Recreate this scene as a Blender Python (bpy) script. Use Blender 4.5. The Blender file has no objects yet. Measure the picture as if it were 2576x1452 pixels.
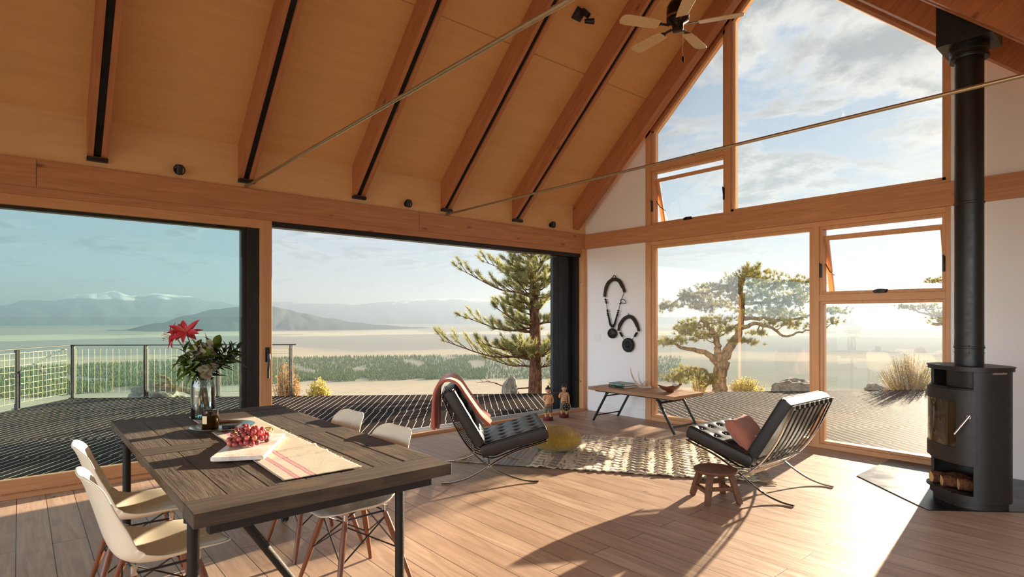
import bpy, bmesh, math, random
from mathutils import Vector, Matrix, Euler, noise as mnoise
random.seed(7)
scene = bpy.context.scene
C = scene.collection
PI = math.pi
def R(d): return math.radians(d)
def S(r, g, b):
    f = lambda c: (c/255/12.92) if c/255 <= .04045 else ((c/255+.055)/1.055)**2.4
    return (f(r), f(g), f(b), 1)

# ------------------------------------------------------------------ material helpers
class NT:
    def __init__(s, tree): s.t = tree
    def n(s, typ, ins=None, **at):
        nd = s.t.nodes.new(typ)
        for k, v in at.items(): setattr(nd, k, v)
        for k, v in (ins or {}).items():
            sk = nd.inputs[k]
            if isinstance(v, bpy.types.NodeSocket): s.t.links.new(v, sk)
            elif isinstance(v, bpy.types.Node): s.t.links.new(v.outputs[0], sk)
            else: sk.default_value = v
        return nd
    def ramp(s, fac, stops, interp='LINEAR'):
        nd = s.n('ShaderNodeValToRGB', {'Fac': fac}); cr = nd.color_ramp; cr.interpolation = interp
        while len(cr.elements) < len(stops): cr.elements.new(.5)
        for e, (p, c) in zip(cr.elements, stops):
            e.position = p; e.color = c if len(c) == 4 else (*c, 1)
        return nd.outputs[0]
    def math(s, op, a, b=0.0, c=0.0):
        return s.n('ShaderNodeMath', {0: a, 1: b, 2: c}, operation=op).outputs[0]
    def vmath(s, op, a, b):
        nd = s.n('ShaderNodeVectorMath', {0: a, 1: b}, operation=op)
        return nd.outputs['Value'] if op == 'DOT_PRODUCT' else nd.outputs[0]
    def mix(s, fac, a, b, mode='MIX'):
        nd = s.n('ShaderNodeMix', data_type='RGBA', blend_type=mode)
        for k, v in ((0, fac), (6, a), (7, b)):
            if isinstance(v, bpy.types.NodeSocket): s.t.links.new(v, nd.inputs[k])
            else: nd.inputs[k].default_value = v
        return nd.outputs[2]
    def noise(s, vec, scale, detail=3, rough=.55, dist=0.0):
        return s.n('ShaderNodeTexNoise', {'Vector': vec, 'Scale': scale, 'Detail': detail, 'Roughness': rough, 'Distortion': dist}).outputs['Fac']
    def mapping(s, vec, sc=(1, 1, 1), loc=(0, 0, 0), rot=(0, 0, 0)):
        return s.n('ShaderNodeMapping', {'Vector': vec, 'Scale': sc, 'Location': loc, 'Rotation': rot}).outputs[0]
    def bump(s, h, st=.3, d=.01):
        return s.n('ShaderNodeBump', {'Height': h, 'Strength': st, 'Distance': d}).outputs[0]
def new_mat(name):
    m = bpy.data.materials.new(name); m.use_nodes = True
    m.node_tree.nodes.clear(); k = NT(m.node_tree)
    out = k.n('ShaderNodeOutputMaterial'); b = k.n('ShaderNodeBsdfPrincipled')
    m.node_tree.links.new(b.outputs[0], out.inputs[0])
    return m, k, b, out
def setb(k, b, **kw):
    al = dict(color='Base Color', rough='Roughness', metal='Metallic', normal='Normal', spec='Specular IOR Level', trans='Transmission Weight', ior='IOR', coat='Coat Weight', sheen='Sheen Weight', sss='Subsurface Weight')
    for n, v in kw.items():
        sk = b.inputs[al[n]]
        if isinstance(v, bpy.types.NodeSocket): k.t.links.new(v, sk)
        else: sk.default_value = v
def objvec(k, rnd=True):
    tc = k.n('ShaderNodeTexCoord').outputs['Object']
    if not rnd: return tc
    oi = k.n('ShaderNodeObjectInfo').outputs['Random']
    off = k.n('ShaderNodeCombineXYZ', {0: k.math('MULTIPLY', oi, 37.0), 1: k.math('MULTIPLY', oi, 17.0), 2: k.math('MULTIPLY', oi, 53.0)}).outputs[0]
    return k.vmath('ADD', tc, off)
def plain(name, col, rough=.5, metal=0, var=.12, scale=12, bump=.06, spec=.5, coat=0):
    """a uniform coat with slight mottling"""
    m, k, b, o = new_mat(name); v = objvec(k)
    n = k.noise(v, scale, 4)
    d = tuple(max(0, c*(1-var)) for c in col[:3])+(1,); l = tuple(min(1, c*(1+var)) for c in col[:3])+(1,)
    setb(k, b, color=k.mix(n, d, l), rough=k.ramp(n, [(.3, (rough*.85,)*3), (.7, (min(1, rough*1.15),)*3)]), metal=metal, spec=spec, coat=coat)
    if bump: setb(k, b, normal=k.bump(k.noise(v, scale*6, 3), bump, .004))
    return m
def wood(name, light, dark, axis=0, scale=1.0, rough=.5, knots=True, bump=.15, contrast=1.0, spec=.35):
    m, k, b, o = new_mat(name); v = objvec(k)
    st = [9, 9, 9]; st[axis] = .7
    g = k.noise(k.mapping(v, tuple(c*scale for c in st)), 3.0, 6, .6, .6)
    st2 = [60, 60, 60]; st2[axis] = 2
    g2 = k.noise(k.mapping(v, tuple(c*scale for c in st2)), 2.0, 3)
    lo = .5-.22/contrast; hi = .5+.22/contrast
    c = k.ramp(g, [(lo, dark), (hi, light)])
    c = k.mix(k.ramp(g2, [(.35, (1, 1, 1)), (.65, (0, 0, 0))]), c, dark, 'MIX') if False else k.mix(.35, c, k.mix(g2, dark, light))
    if knots:
        st3 = [6, 6, 6]; st3[axis] = 2.6
        vo = k.n('ShaderNodeTexVoronoi', {'Vector': k.mapping(v, tuple(x*scale for x in st3)), 'Scale': .8}).outputs['Distance']
        kn = k.ramp(vo, [(.04, (1, 1, 1)), (.12, (0, 0, 0))])
        c = k.mix(k.math('MULTIPLY', kn, .75), c, tuple(x*.35 for x in dark[:3])+(1,))
    setb(k, b, color=c, rough=rough, spec=spec, normal=k.bump(k.math('ADD', g, k.math('MULTIPLY', g2, .5)), bump, .006))
    return m

# ------------------------------------------------------------------ mesh helpers
def V(*a): return Vector(a)
class MB:
    """collects shapes, then links them as one mesh object"""
    def __init__(s): s.b = bmesh.new(); s.smooth = False
    def box(s, lo, hi, m=None):
        r = bmesh.ops.create_cube(s.b, size=1)['verts']
        for v in r:
            v.co = Vector((lo[i]+(v.co[i]+.5)*(hi[i]-lo[i]) for i in range(3)))
            if m: v.co = m @ v.co
        return s
    def bar(s, a, b, w, h, up=(0, 0, 1), ext=0):
        a, b = Vector(a), Vector(b); d = (b-a); L = d.length; d.normalize()
        a = a-d*ext; L += 2*ext
        u = Vector(up); x = d.cross(u)
        if x.length < 1e-4: u = Vector((1, 0, 0)); x = d.cross(u)
        x.normalize(); z = x.cross(d)
        m = Matrix((x, d, z)).transposed().to_4x4(); m.translation = a
        return s.box((-w/2, 0, -h/2), (w/2, L, h/2), m)
    def tube(s, pts, r, n=10, cap=True, closed=False, flat=1.0, up=(0, 0, 1)):
        """swept round (or flattened) section; r: number or list"""
        pts = [Vector(p) for p in pts]; N = len(pts); rs = r if isinstance(r, (list, tuple)) else [r]*N
        rings = []; prev = None
        for i, p in enumerate(pts):
            t = (pts[(i+1) % N]-pts[i-1]) if closed else (pts[min(i+1, N-1)]-pts[max(i-1, 0)])
            t.normalize()
            if prev is None:
                x = t.cross(Vector(up))
                if x.length < 1e-3: x = t.cross(Vector((1, 0, 0)))
                if x.length < 1e-3: x = t.cross(Vector((0, 1, 0)))
            else: x = prev-t*prev.dot(t)
            x.normalize(); prev = x; y = t.cross(x)
            rings.append([s.b.verts.new(p+rs[i]*(math.cos(2*PI*j/n)*x+flat*math.sin(2*PI*j/n)*y)) for j in range(n)])
        for i in range(N if closed else N-1):
            A, B = rings[i], rings[(i+1) % N]
            for j in range(n): s.b.faces.new((A[j], A[(j+1) % n], B[(j+1) % n], B[j]))
        if cap and not closed:
            s.b.faces.new(rings[0][::-1]); s.b.faces.new(rings[-1])
        return s
    def lathe(s, prof, n=24, c=(0, 0, 0), m=None, ax='z'):
        rings = []
        for r, z in prof:
            rg = []
            for j in range(n):
                a = 2*PI*j/n
                p = Vector((r*math.cos(a), r*math.sin(a), z))
                if ax == 'x': p = Vector((p.z, p.x, p.y))
                if ax == 'y': p = Vector((p.y, p.z, p.x))
                p += Vector(c)
                rg.append(s.b.verts.new(m @ p if m else p))
            rings.append(rg)
        for A, B in zip(rings, rings[1:]):
            for j in range(n): s.b.faces.new((A[j], A[(j+1) % n], B[(j+1) % n], B[j]))
        if prof[0][0] > 1e-5: s.b.faces.new(rings[0][::-1])
        if prof[-1][0] > 1e-5: s.b.faces.new(rings[-1])
        bmesh.ops.remove_doubles(s.b, verts=[v for r in rings for v in r], dist=1e-6)
        return s
    def ball(s, c, r, u=12, v=8, sc=(1, 1, 1), m=None):
        vs = bmesh.ops.create_uvsphere(s.b, u_segments=u, v_segments=v, radius=r)['verts']
        for x in vs:
            x.co = Vector((x.co[i]*sc[i] for i in range(3)))
            if m: x.co = m @ x.co
            x.co += Vector(c)
        return s
    def prism(s, poly, z0, z1, m=None):
        lo = [s.b.verts.new(Vector((x, y, z0))) for x, y in poly]; hi = [s.b.verts.new(Vector((x, y, z1))) for x, y in poly]
        n = len(poly)
        s.b.faces.new(lo[::-1]); s.b.faces.new(hi)
        for i in range(n): s.b.faces.new((lo[i], lo[(i+1) % n], hi[(i+1) % n], hi[i]))
        if m:
            for v in lo+hi: v.co = m @ v.co
        return s
    def prism_x(s, poly_yz, x0, x1): return s.prism(poly_yz, x0, x1, Matrix(((0, 0, 1, 0), (1, 0, 0, 0), (0, 1, 0, 0), (0, 0, 0, 1))))
    def prism_y(s, poly_xz, y0, y1): return s.prism(poly_xz, y0, y1, Matrix(((1, 0, 0, 0), (0, 0, 1, 0), (0, 1, 0, 0), (0, 0, 0, 1))))
    def grid(s, nu, nv, f, closed_u=False):
        g = [[s.b.verts.new(Vector(f(i/(nu-1) if not closed_u else i/nu, j/(nv-1)))) for j in range(nv)] for i in range(nu)]
        for i in range(nu if closed_u else nu-1):
            for j in range(nv-1): s.b.faces.new((g[i][j], g[(i+1) % nu][j], g[(i+1) % nu][j+1], g[i][j+1]))
        return s
    def tri(s, a, b, c): s.b.faces.new([s.b.verts.new(a), s.b.verts.new(b), s.b.verts.new(c)])
    def quad(s, *p): s.b.faces.new([s.b.verts.new(Vector(q)) for q in p])
    def build(s, name, mat, parent=None, smooth=None, bevel=0, subsurf=0, solid=0, loc=None, normals=True, angle=35, segs=2):
        if normals: bmesh.ops.recalc_face_normals(s.b, faces=s.b.faces)
        me = bpy.data.meshes.new(name); s.b.to_mesh(me); s.b.free()
        o = bpy.data.objects.new(name, me); C.objects.link(o)
        if mat: me.materials.append(mat)
        if smooth is None: smooth = bool(subsurf)
        if smooth: me.shade_smooth()
        if loc: o.location = loc
        if parent: o.parent = parent
        if solid:
            md = o.modifiers.new('solid', 'SOLIDIFY'); md.thickness = solid; md.offset = 0
        if bevel:
            md = o.modifiers.new('bevel', 'BEVEL'); md.width = bevel; md.segments = segs; md.limit_method = 'ANGLE'; md.angle_limit = R(40)
            if not smooth: me.shade_smooth(); o.modifiers.new('wn', 'WEIGHTED_NORMAL').keep_sharp = True
        if subsurf:
            md = o.modifiers.new('sub', 'SUBSURF'); md.levels = subsurf; md.render_levels = subsurf
        if smooth and not subsurf and angle: me.set_sharp_from_angle(angle=R(angle))
        return o
def tag(o, label, cat, group=None, kind=None):
    o['label'] = label; o['category'] = cat
    if group: o['group'] = group
    if kind: o['kind'] = kind
    return o
def thing(name, label, cat, loc=(0, 0, 0), rz=0, group=None, kind=None):
    o = bpy.data.objects.new(name, None); C.objects.link(o); o.location = loc; o.rotation_euler = (0, 0, rz); o.empty_display_size = .05
    return tag(o, label, cat, group, kind)
def structure(o, label, cat): return tag(o, label, cat, kind='structure')
KIDS = {}
def copy_tree(o, parent=None, top=True):
    c = o.copy(); C.objects.link(c); c.parent = parent
    for ch in o.children: copy_tree(ch, c, False)
    return c
def arc(fn, n): return [fn(i/(n-1)) for i in range(n)]
def spline(pts, n=8):
    """Catmull-Rom through pts"""
    P = [Vector(p) for p in pts]; P = [P[0]*2-P[1]]+P+[P[-1]*2-P[-2]]; out = []
    for i in range(1, len(P)-2):
        a, b, c, d = P[i-1:i+3]
        for j in range(n):
            t = j/n
            out.append(.5*((2*b)+(c-a)*t+(2*a-5*b+4*c-d)*t*t+(3*b-a-3*c+d)*t**3))
    out.append(P[-2]); return out
def lerp_table(tab, x):
    tab = sorted(tab)
    if x <= tab[0][0]: return tab[0][1]
    for (a, u), (b, v) in zip(tab, tab[1:]):
        if x <= b:
            t = (x-a)/(b-a); t = t*t*(3-2*t); return u+(v-u)*t
    return tab[-1][1]

# ------------------------------------------------------------------ camera
FWD = V(math.cos(R(49.4)), math.sin(R(49.4)), 0); RGT = V(math.sin(R(49.4)), -math.cos(R(49.4)), 0)
cam_d = bpy.data.cameras.new('camera'); cam = bpy.data.objects.new('camera', cam_d); C.objects.link(cam)
cam.location = (0, 0, 1.45); cam.rotation_euler = (R(90), 0, R(49.4-90))
cam_d.sensor_width = 36; cam_d.lens = 36*1445/2576; cam_d.shift_y = 72/2576; cam_d.clip_start = .05; cam_d.clip_end = 60000
scene.camera = cam
scene.view_settings.view_transform = 'Standard'; scene.view_settings.look = 'None'; scene.view_settings.gamma = 1
scene.view_settings.exposure = 0.0
scene.view_settings.use_curve_mapping = False

# ------------------------------------------------------------------ light: low evening sun and a cloudy sky
SUN_AZ, SUN_EL = 6.9, 11.5
CL_LOC = (5.1, 3.7, 0)
SUN = V(math.cos(R(SUN_AZ))*math.cos(R(SUN_EL)), math.sin(R(SUN_AZ))*math.cos(R(SUN_EL)), math.sin(R(SUN_EL)))
sd = bpy.data.lights.new('sun', 'SUN'); sun = bpy.data.objects.new('sun', sd); C.objects.link(sun)
sd.energy = 31; sd.angle = R(.6); sd.color = (1, .85, .64)
sun.rotation_euler = (-SUN).to_track_quat('-Z', 'Y').to_euler(); sun.location = SUN*30
world = bpy.data.worlds.new('sky'); scene.world = world; world.use_nodes = True
world.node_tree.nodes.clear(); k = NT(world.node_tree)
d = k.n('ShaderNodeTexCoord').outputs['Generated']
sep = k.n('ShaderNodeSeparateXYZ', {0: d}); z = sep.outputs[2]
base = k.ramp(z, [(0.0, (.76, .80, .82)), (.06, (.64, .73, .80)), (.16, (.52, .65, .78)), (.4, (.38, .53, .72)), (1, (.24, .38, .60))])
zc = k.math('ADD', k.math('MAXIMUM', z, 0.0), .13)
cp = k.n('ShaderNodeCombineXYZ', {0: k.math('DIVIDE', sep.outputs[0], zc), 1: k.math('DIVIDE', sep.outputs[1], zc), 2: 0.0}).outputs[0]
CL_SC = 2.1
cp = k.mapping(cp, loc=CL_LOC, rot=(0, 0, .5))
def cloud(vec): return k.noise(vec, CL_SC, 10, .58, .3)
n1 = cloud(cp); n2 = cloud(k.mapping(cp, loc=(-.07, -.04, 0)))
cov = k.ramp(k.math('ADD', n1, k.math('MULTIPLY', z, .10)), [(.48, (0, 0, 0)), (.57, (1, 1, 1))])
cov = k.math('MULTIPLY', cov, k.ramp(z, [(.05, (.15, .15, .15)), (.2, (.8, .8, .8)), (.4, (1, 1, 1))]))
lit = k.ramp(k.math('ADD', k.math('SUBTRACT', n1, n2), .5), [(.45, (.92, .91, .88)), (.55, (.40, .44, .48))])
core = k.ramp(n1, [(.50, (.90, .89, .87)), (.62, (.38, .42, .46))])
cl = k.mix(.5, lit, core)
sky = k.mix(cov, base, cl)
sdot = k.vmath('DOT_PRODUCT', d, SUN)
sdot = k.math('MAXIMUM', sdot, 0.0)
glow = k.math('ADD', k.math('MULTIPLY', k.math('POWER', sdot, 10.0), .05), k.math('MULTIPLY', k.math('POWER', sdot, 90.0), .30))
sky = k.mix(1.0, sky, k.mix(glow, (0, 0, 0, 1), (1.0, .70, .36, 1)), 'ADD')
below = k.math('LESS_THAN', z, 0.0)
sky = k.mix(below, sky, (.34, .31, .25, 1))
back = k.ramp(k.vmath('DOT_PRODUCT', d, V(-.98, -.12, .16).normalized()), [(.72, (0, 0, 0)), (.96, (1, 1, 1))])
sky = k.mix(1.0, sky, k.mix(back, (1, 1, 1, 1), (9.0, 9.0, 9.2, 1)), 'MULTIPLY')      # added fill: sky behind the camera brightened to light the gable wall
bg = k.n('ShaderNodeBackground', {'Color': sky, 'Strength': 1.0})
k.n('ShaderNodeOutputWorld', {0: bg})
scene.cycles.use_denoising = True
scene.cycles.max_bounces = 12; scene.cycles.diffuse_bounces = 5; scene.cycles.transparent_max_bounces = 24
scene.cycles.sample_clamp_indirect = 8
HAZE = 1.5e-4
# ------------------------------------------------------------------ materials of the room
FIR_L, FIR_D = S(212, 156, 114), S(168, 112, 74)
M = {}
for ax, nm in enumerate('xyz'):
    M['fir_'+nm] = wood('fir_'+nm, FIR_L, FIR_D, ax, rough=.5, bump=.12)
    M['fir_light_'+nm] = wood('fir_light_'+nm, S(222, 172, 126), S(190, 134, 88), ax, rough=.42, bump=.06, knots=False, contrast=.8)
M['black_metal'] = plain('black_metal', S(22, 21, 21), .42, 0, .2, 20, .03)
M['dark_gap'] = plain('dark_gap', S(14, 10, 8), .8, 0, .2, 8, 0)
M['white_paint'] = plain('white_paint', S(240, 238, 235), .75, 0, .015, 3, .02, spec=.25)
M['white_plastic'] = plain('white_plastic', S(235, 233, 228), .35, 0, .01, 3, 0)
def plywood():
    m, k, b, o = new_mat('birch_plywood'); v = objvec(k, False)
    g = k.noise(k.mapping(v, (.5, 5, 5)), 2.2, 5, .6, .8); g2 = k.noise(k.mapping(v, (.7, .9, .9)), 1.3, 3)
    c = k.ramp(g, [(.3, S(212, 164, 108)), (.7, S(222, 177, 120))]); c = k.mix(k.math('MULTIPLY', g2, .3), c, S(198, 146, 92))
    # sheet joints
    sp = k.n('ShaderNodeSeparateXYZ', {0: v}).outputs
    j = k.math('ABSOLUTE', k.math('SUBTRACT', sp[1], 4.745)); jl = k.ramp(j, [(.002, (1, 1, 1)), (.005, (0, 0, 0))])
    c = k.mix(k.math('MULTIPLY', jl, .6), c, S(90, 55, 30))
    setb(k, b, color=c, rough=.6, spec=.3, normal=k.bump(g, .04, .004)); return m
M['plywood'] = plywood()
M['plywood_lit'] = M['plywood'].copy(); M['plywood_lit'].name = 'birch_plywood_lit'  # ceiling plywood again, the strip's brighter light put into its colour
for nd_ in M['plywood_lit'].node_tree.nodes:
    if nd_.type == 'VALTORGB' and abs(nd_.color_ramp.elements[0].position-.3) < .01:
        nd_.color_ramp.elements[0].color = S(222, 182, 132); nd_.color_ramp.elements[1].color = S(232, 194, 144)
def floor_mat():
    m, k, b, o = new_mat('oak_floorboards')
    tc = k.n('ShaderNodeTexCoord').outputs['Object']; sp = k.n('ShaderNodeSeparateXYZ', {0: tc}).outputs
    uv = k.n('ShaderNodeCombineXYZ', {0: sp[1], 1: k.math('ADD', sp[0], .018), 2: 0.0}).outputs[0]
    br = k.n('ShaderNodeTexBrick', {'Vector': uv, 'Color1': (0, 0, 0, 1), 'Color2': (1, 1, 1, 1), 'Mortar': (.5, .5, .5, 1), 'Scale': 1.0, 'Mortar Size': .0022, 'Mortar Smooth': .1, 'Bias': 0.0, 'Brick Width': 2.35, 'Row Height': .178}, offset=.37, offset_frequency=2)
    pid = br.outputs['Color']; gap = br.outputs['Fac']
    pidv = k.n('ShaderNodeSeparateColor', {0: pid}).outputs[0]
    off = k.n('ShaderNodeCombineXYZ', {0: k.math('MULTIPLY', pidv, 31.0), 1: k.math('MULTIPLY', pidv, 11.0), 2: 0.0}).outputs[0]
    v = k.vmath('ADD', tc, off)
    g = k.noise(k.mapping(v, (11, .9, 1)), 1.6, 6, .62, 1.2); g2 = k.noise(k.mapping(v, (70, 2.2, 1)), 1.5, 3)
    bl = k.noise(v, 2.0, 4)
    c = k.ramp(g, [(.28, S(140, 112, 92)), (.5, S(178, 148, 124)), (.72, S(206, 178, 154))])
    c = k.mix(.28, c, k.mix(g2, S(124, 98, 82), S(206, 178, 154)))
    c = k.mix(k.math('MULTIPLY', pidv, .45), c, S(150, 118, 96))
    c = k.mix(k.ramp(bl, [(.5, (0, 0, 0)), (.8, (.5, .5, .5))]), c, S(200, 172, 148))
    vo = k.n('ShaderNodeTexVoronoi', {'Vector': k.mapping(v, (5, 1.7, 1)), 'Scale': .8}).outputs['Distance']
    c = k.mix(k.ramp(vo, [(.02, (.8, .8, .8)), (.06, (0, 0, 0))]), c, S(58, 38, 28))
    c = k.mix(gap, c, S(38, 27, 22))
    h = k.math('SUBTRACT', k.math('ADD', k.math('MULTIPLY', g, .25), k.math('MULTIPLY', g2, .15)), gap)
    setb(k, b, color=c, rough=k.ramp(g, [(.3, (.38,)*3), (.7, (.50,)*3)]), spec=.26, normal=k.bump(h, .22, .004)); return m
M['floor'] = floor_mat()
def glass_mat(name, tint, rfl=1.0):
    m = bpy.data.materials.new(name); m.use_nodes = True; m.node_tree.nodes.clear(); k = NT(m.node_tree)
    fr = k.n('ShaderNodeFresnel', {'IOR': 1.5}).outputs[0]
    fr = k.math('MINIMUM', k.math('MULTIPLY', fr, 1.4*rfl), 1.0)
    t = k.n('ShaderNodeBsdfTransparent', {'Color': tint}); g = k.n('ShaderNodeBsdfGlossy', {'Color': (1, 1, 1, 1), 'Roughness': 0.0})
    mx = k.n('ShaderNodeMixShader', {0: fr, 1: t, 2: g}); k.n('ShaderNodeOutputMaterial', {0: mx}); return m
M['pane'] = glass_mat('clear_window_glass', (.95, .96, .95, 1))
M['pane_tint'] = glass_mat('green_tinted_glass', (.64, .86, .84, 1), .75)

# ------------------------------------------------------------------ room shell  (x runs along the sliding-door wall, y towards it)
GX, LW = 6.75, 6.10
BT, BB = 2.737, 2.51                    # top and underside of the tie beams
CZ, PITCH, RB = 3.155, .93, 2.80        # ceiling springing, roof pitch, rafter springing
YR, YRIDGE = .11, 3.105
def rl(y): return RB+PITCH*(LW-y)       # rafter underside, left slope
def rr(y): return RB+PITCH*(y-YR)       # right slope
DH = CZ-RB
m_ = MB(); m_.box((-4.5, -3.5, -.12), (6.75, 6.2, 0)); structure(m_.build('floor', M['floor']), 'wide grey-brown oak floorboards of the living room', 'floor')
RZ = CZ+PITCH*(LW-YRIDGE)
m_ = MB(); m_.prism_x([(LW+.5, CZ-.5*PITCH), (YRIDGE, RZ), (YRIDGE, RZ+.06), (LW+.5, CZ-.5*PITCH+.06)], -4.5, 6.86)
structure(m_.build('ceiling', M['plywood']), 'sloping birch plywood ceiling above the sliding doors', 'ceiling')
m_ = MB(); m_.prism_x([(YR-.5, CZ-.5*PITCH), (YRIDGE, RZ), (YRIDGE, RZ+.06), (YR-.5, CZ-.5*PITCH+.06)], -4.5, 6.86)
structure(m_.build('ceiling', M['plywood']), 'sloping birch plywood ceiling above the wood stove', 'ceiling')
m_ = MB(); m_.box((-4.5, LW, BT-.02), (6.75, LW+.05, CZ+.05)); structure(m_.build('wall_left', M['plywood_lit']), 'plywood strip between the long fir beam and the sloping ceiling', 'wall')
m_ = MB(); m_.prism_x([(-3.4, 2.4), (LW+.1, 2.4), (LW+.1, CZ), (YRIDGE, RZ+.03), (-3.4, 2.5)], -4.6, -4.5); structure(m_.build('wall_back_added', M['white_paint']), 'unseen white wall behind the camera, added above an opening to keep the fill light low', 'wall')  # unseen end wall, added so the fill light enters only low down
m_ = MB(); m_.box((4.9, YR-.16, 0), (GX, YR, RB+.3)); structure(m_.build('wall_right', M['white_paint']), 'white side wall beyond the stove, just out of the frame', 'wall')
# long beam over the doors: three lengths butted together
for a, b_, lb in ((-4.5, .105, 'end length of the long fir beam, left of the dark joint'), (.105, 3.71, 'middle length of the long fir beam over the sliding doors'), (3.71, 6.70, 'length of the long fir beam over the open doorway, reaching the corner')):
    m_ = MB(); m_.box((a+.0015, LW-.03, BB), (b_-.0015, LW+.16, BT)); structure(m_.build('beam', M['fir_x'], bevel=.004), lb, 'beam')
m_ = MB(); m_.box((6.70, -.6, BB), (6.92, LW+.16, BT)); structure(m_.build('beam', M['fir_y'], bevel=.004), 'fir beam across the gable wall between lower and upper windows', 'beam')
# gable wall: white panels left and right of the glazing
m_ = MB(); m_.box((GX, 4.95, 0), (GX+.16, LW+.02, BB+.02)); structure(m_.build('wall_gable', M['white_paint']), 'white wall panel with the hanging bells, left of the tall windows', 'wall')
m_ = MB(); m_.prism_x([(4.95, BT-.01), (LW+.02, BT-.01), (LW+.02, rl(LW)+.3), (4.95, rl(4.95)+.3)], GX, GX+.16); structure(m_.build('wall_gable', M['white_paint']), 'white triangular wall panel under the end rafter', 'wall')
m_ = MB(); m_.prism_x([(1.44, 0), (-.6, 0), (-.6, rr(-.6)+.3), (1.44, rr(1.44)+.3)], GX, GX+.16); structure(m_.build('wall_gable', M['white_paint']), 'white wall behind the wood stove', 'wall')
m_ = MB(); m_.box((GX-.016, 4.955, 0), (GX, LW-.06, .135)); structure(m_.build('baseboard_gable', M['white_paint'], bevel=.003), 'white baseboard under the hanging bells', 'baseboard')
# rafters: double plies with a dark slot between, ending on the beam
def rafter(x0, x1, left, label, single=False, x_end=None):
    f = rl if left else rr
    ya = LW if left else YR
    def poly(dz=0, top=DH): return [(ya, f(ya)+dz), (YRIDGE, f(YRIDGE)+dz), (YRIDGE, f(YRIDGE)+top), (ya, f(ya)+top)]
    r = thing('roof_rafter', label, 'rafter', (0, 0, 0), kind='structure')
    if single:
        MB().prism_x(poly(), x0, x1).build('ply', M['fir_slope'] , r, bevel=.003)
    else:
        w = (x1-x0)*.31
        MB().prism_x(poly(), x0, x0+w).build('ply', M['fir_slope'], r, bevel=.003)
        MB().prism_x(poly(), x1-w, x1).build('ply', M['fir_slope'], r, bevel=.003)
        MB().prism_x(poly(.035), x0+w, x1-w).build('slot', M['dark_gap'], r)
        s = 1 if left else -1
        MB().box((x0-.002, min(ya, ya-s*.05), f(ya)-.012), (x1+.002, max(ya, ya-s*.05), f(ya)+.02)).build('end_plate', M['black_metal'], r)
    return r
def fir_slope():
    m, k, b, o = new_mat('fir_rafter'); v = objvec(k)
    v = k.mapping(v, rot=(math.atan(PITCH), 0, 0))      # grain follows the left slope
    g = k.noise(k.mapping(v, (9, .7, 9)), 3, 6, .6, .6); g2 = k.noise(k.mapping(v, (60, 2, 60)), 2, 3)
    c = k.mix(.35, k.ramp(g, [(.28, S(140, 76, 40)), (.72, S(190, 120, 74))]), k.mix(g2, FIR_D, FIR_L))
    vo = k.n('ShaderNodeTexVoronoi', {'Vector': k.mapping(v, (5, 2.2, 5)), 'Scale': .8}).outputs['Distance']
    c = k.mix(k.ramp(vo, [(.04, (.75,)*3), (.11, (0, 0, 0))]), c, S(70, 34, 18))
    setb(k, b, color=c, rough=.5, spec=.35, normal=k.bump(g, .12, .006)); return m
M['fir_slope'] = fir_slope()
XS = [(-3.19, -3.03), (-1.98, -1.82), (-.77, -.63), (.435, .58), (1.645, 1.79), (2.85, 3.0), (4.04, 4.19), (5.23, 5.39)]
NM = ['over the room behind the table', 'over the room behind the table', 'left of the first wall spotlight, out past the frame', 'left of the first wall spotlight', 'where the near tie rod starts', 'left of the middle wall spotlight', 'where the far tie rod starts', 'left of the corner spotlight']
for (a, b_), nm in zip(XS, NM):
    if a > -1: rafter(a, b_, True, 'double fir rafter on the left slope '+nm)
rafter(6.46, 6.60, True, 'fir end rafter along the left edge of the gable windows', True)
rafter(5.23, 5.39, False, 'double fir rafter on the right slope, nearest over the stove pipe')
rafter(4.04, 4.19, False, 'double fir rafter on the right slope in line with the far tie rod')
rafter(2.85, 3.0, False, 'double fir rafter on the right slope above the camera')
rafter(6.46, 6.60, False, 'fir end rafter along the right edge of the gable windows', True)
m_ = MB(); m_.box((-4.5, YRIDGE-.05, RZ-.46), (6.75, YRIDGE+.05, RZ-.01)); structure(m_.build('beam', M['fir_x']), 'ridge beam at the top of the sloping ceiling', 'beam')
# gable glazing ---------------------------------------------------------------
def zl(y): return 8.578-.93*y
def zr(y): return 2.682+.93*y
X0, X1, XG = 6.742, 6.86, 6.80
def rect_frame(mb, y0, y1, z0, z1, w, x0=X0+.012, x1=X1):
    mb.box((x0, y0, z0), (x1, y0+w, z1)); mb.box((x0, y1-w, z0), (x1, y1, z1))
    mb.box((x0, y0+w, z0), (x1, y1-w, z0+w)); mb.box((x0, y0+w, z1-w), (x1, y1-w, z1))
def window(name, label): return thing(name, label, 'window', (0, 0, 0), kind='structure')
FL = M['fir_light_z']
def trim(n, lo, hi, label, mat='fir_light_z'):
    m_ = MB(); m_.box(lo, hi); return structure(m_.build('trim_%d' % n, M[mat], bevel=.003), label, 'trim')
trim(1, (X0-.01, 4.86, 0), (X1, 4.951, BB), 'fir casing between the white bell wall and the lower windows')
trim(2, (X0-.01, 2.622, 0), (X1, 2.70, BB), 'fir post between the two lower windows, behind the armchair')
trim(3, (X0-.006, 1.44, 0), (X1, 1.475, BB), 'fir casing right of the lower windows, beside the stove')
trim(4, (X0-.006, 1.475, 0), (X1, 4.86, .05), 'fir sill along the foot of the lower windows', 'fir_light_y')
trim(5, (X0-.006, 1.475, 2.455), (X1, 4.86, BB), 'fir head under the gable beam', 'fir_light_y')
trim(6, (X0-.006, 1.475, 1.625), (X1, 2.622, 1.70), 'fir rail between the awning window and the pane below it', 'fir_light_y')
trim(7, (X0-.01, 4.86, BT), (X1, 4.951, zl(4.9)+.1), 'fir casing left of the upper windows')
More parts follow.
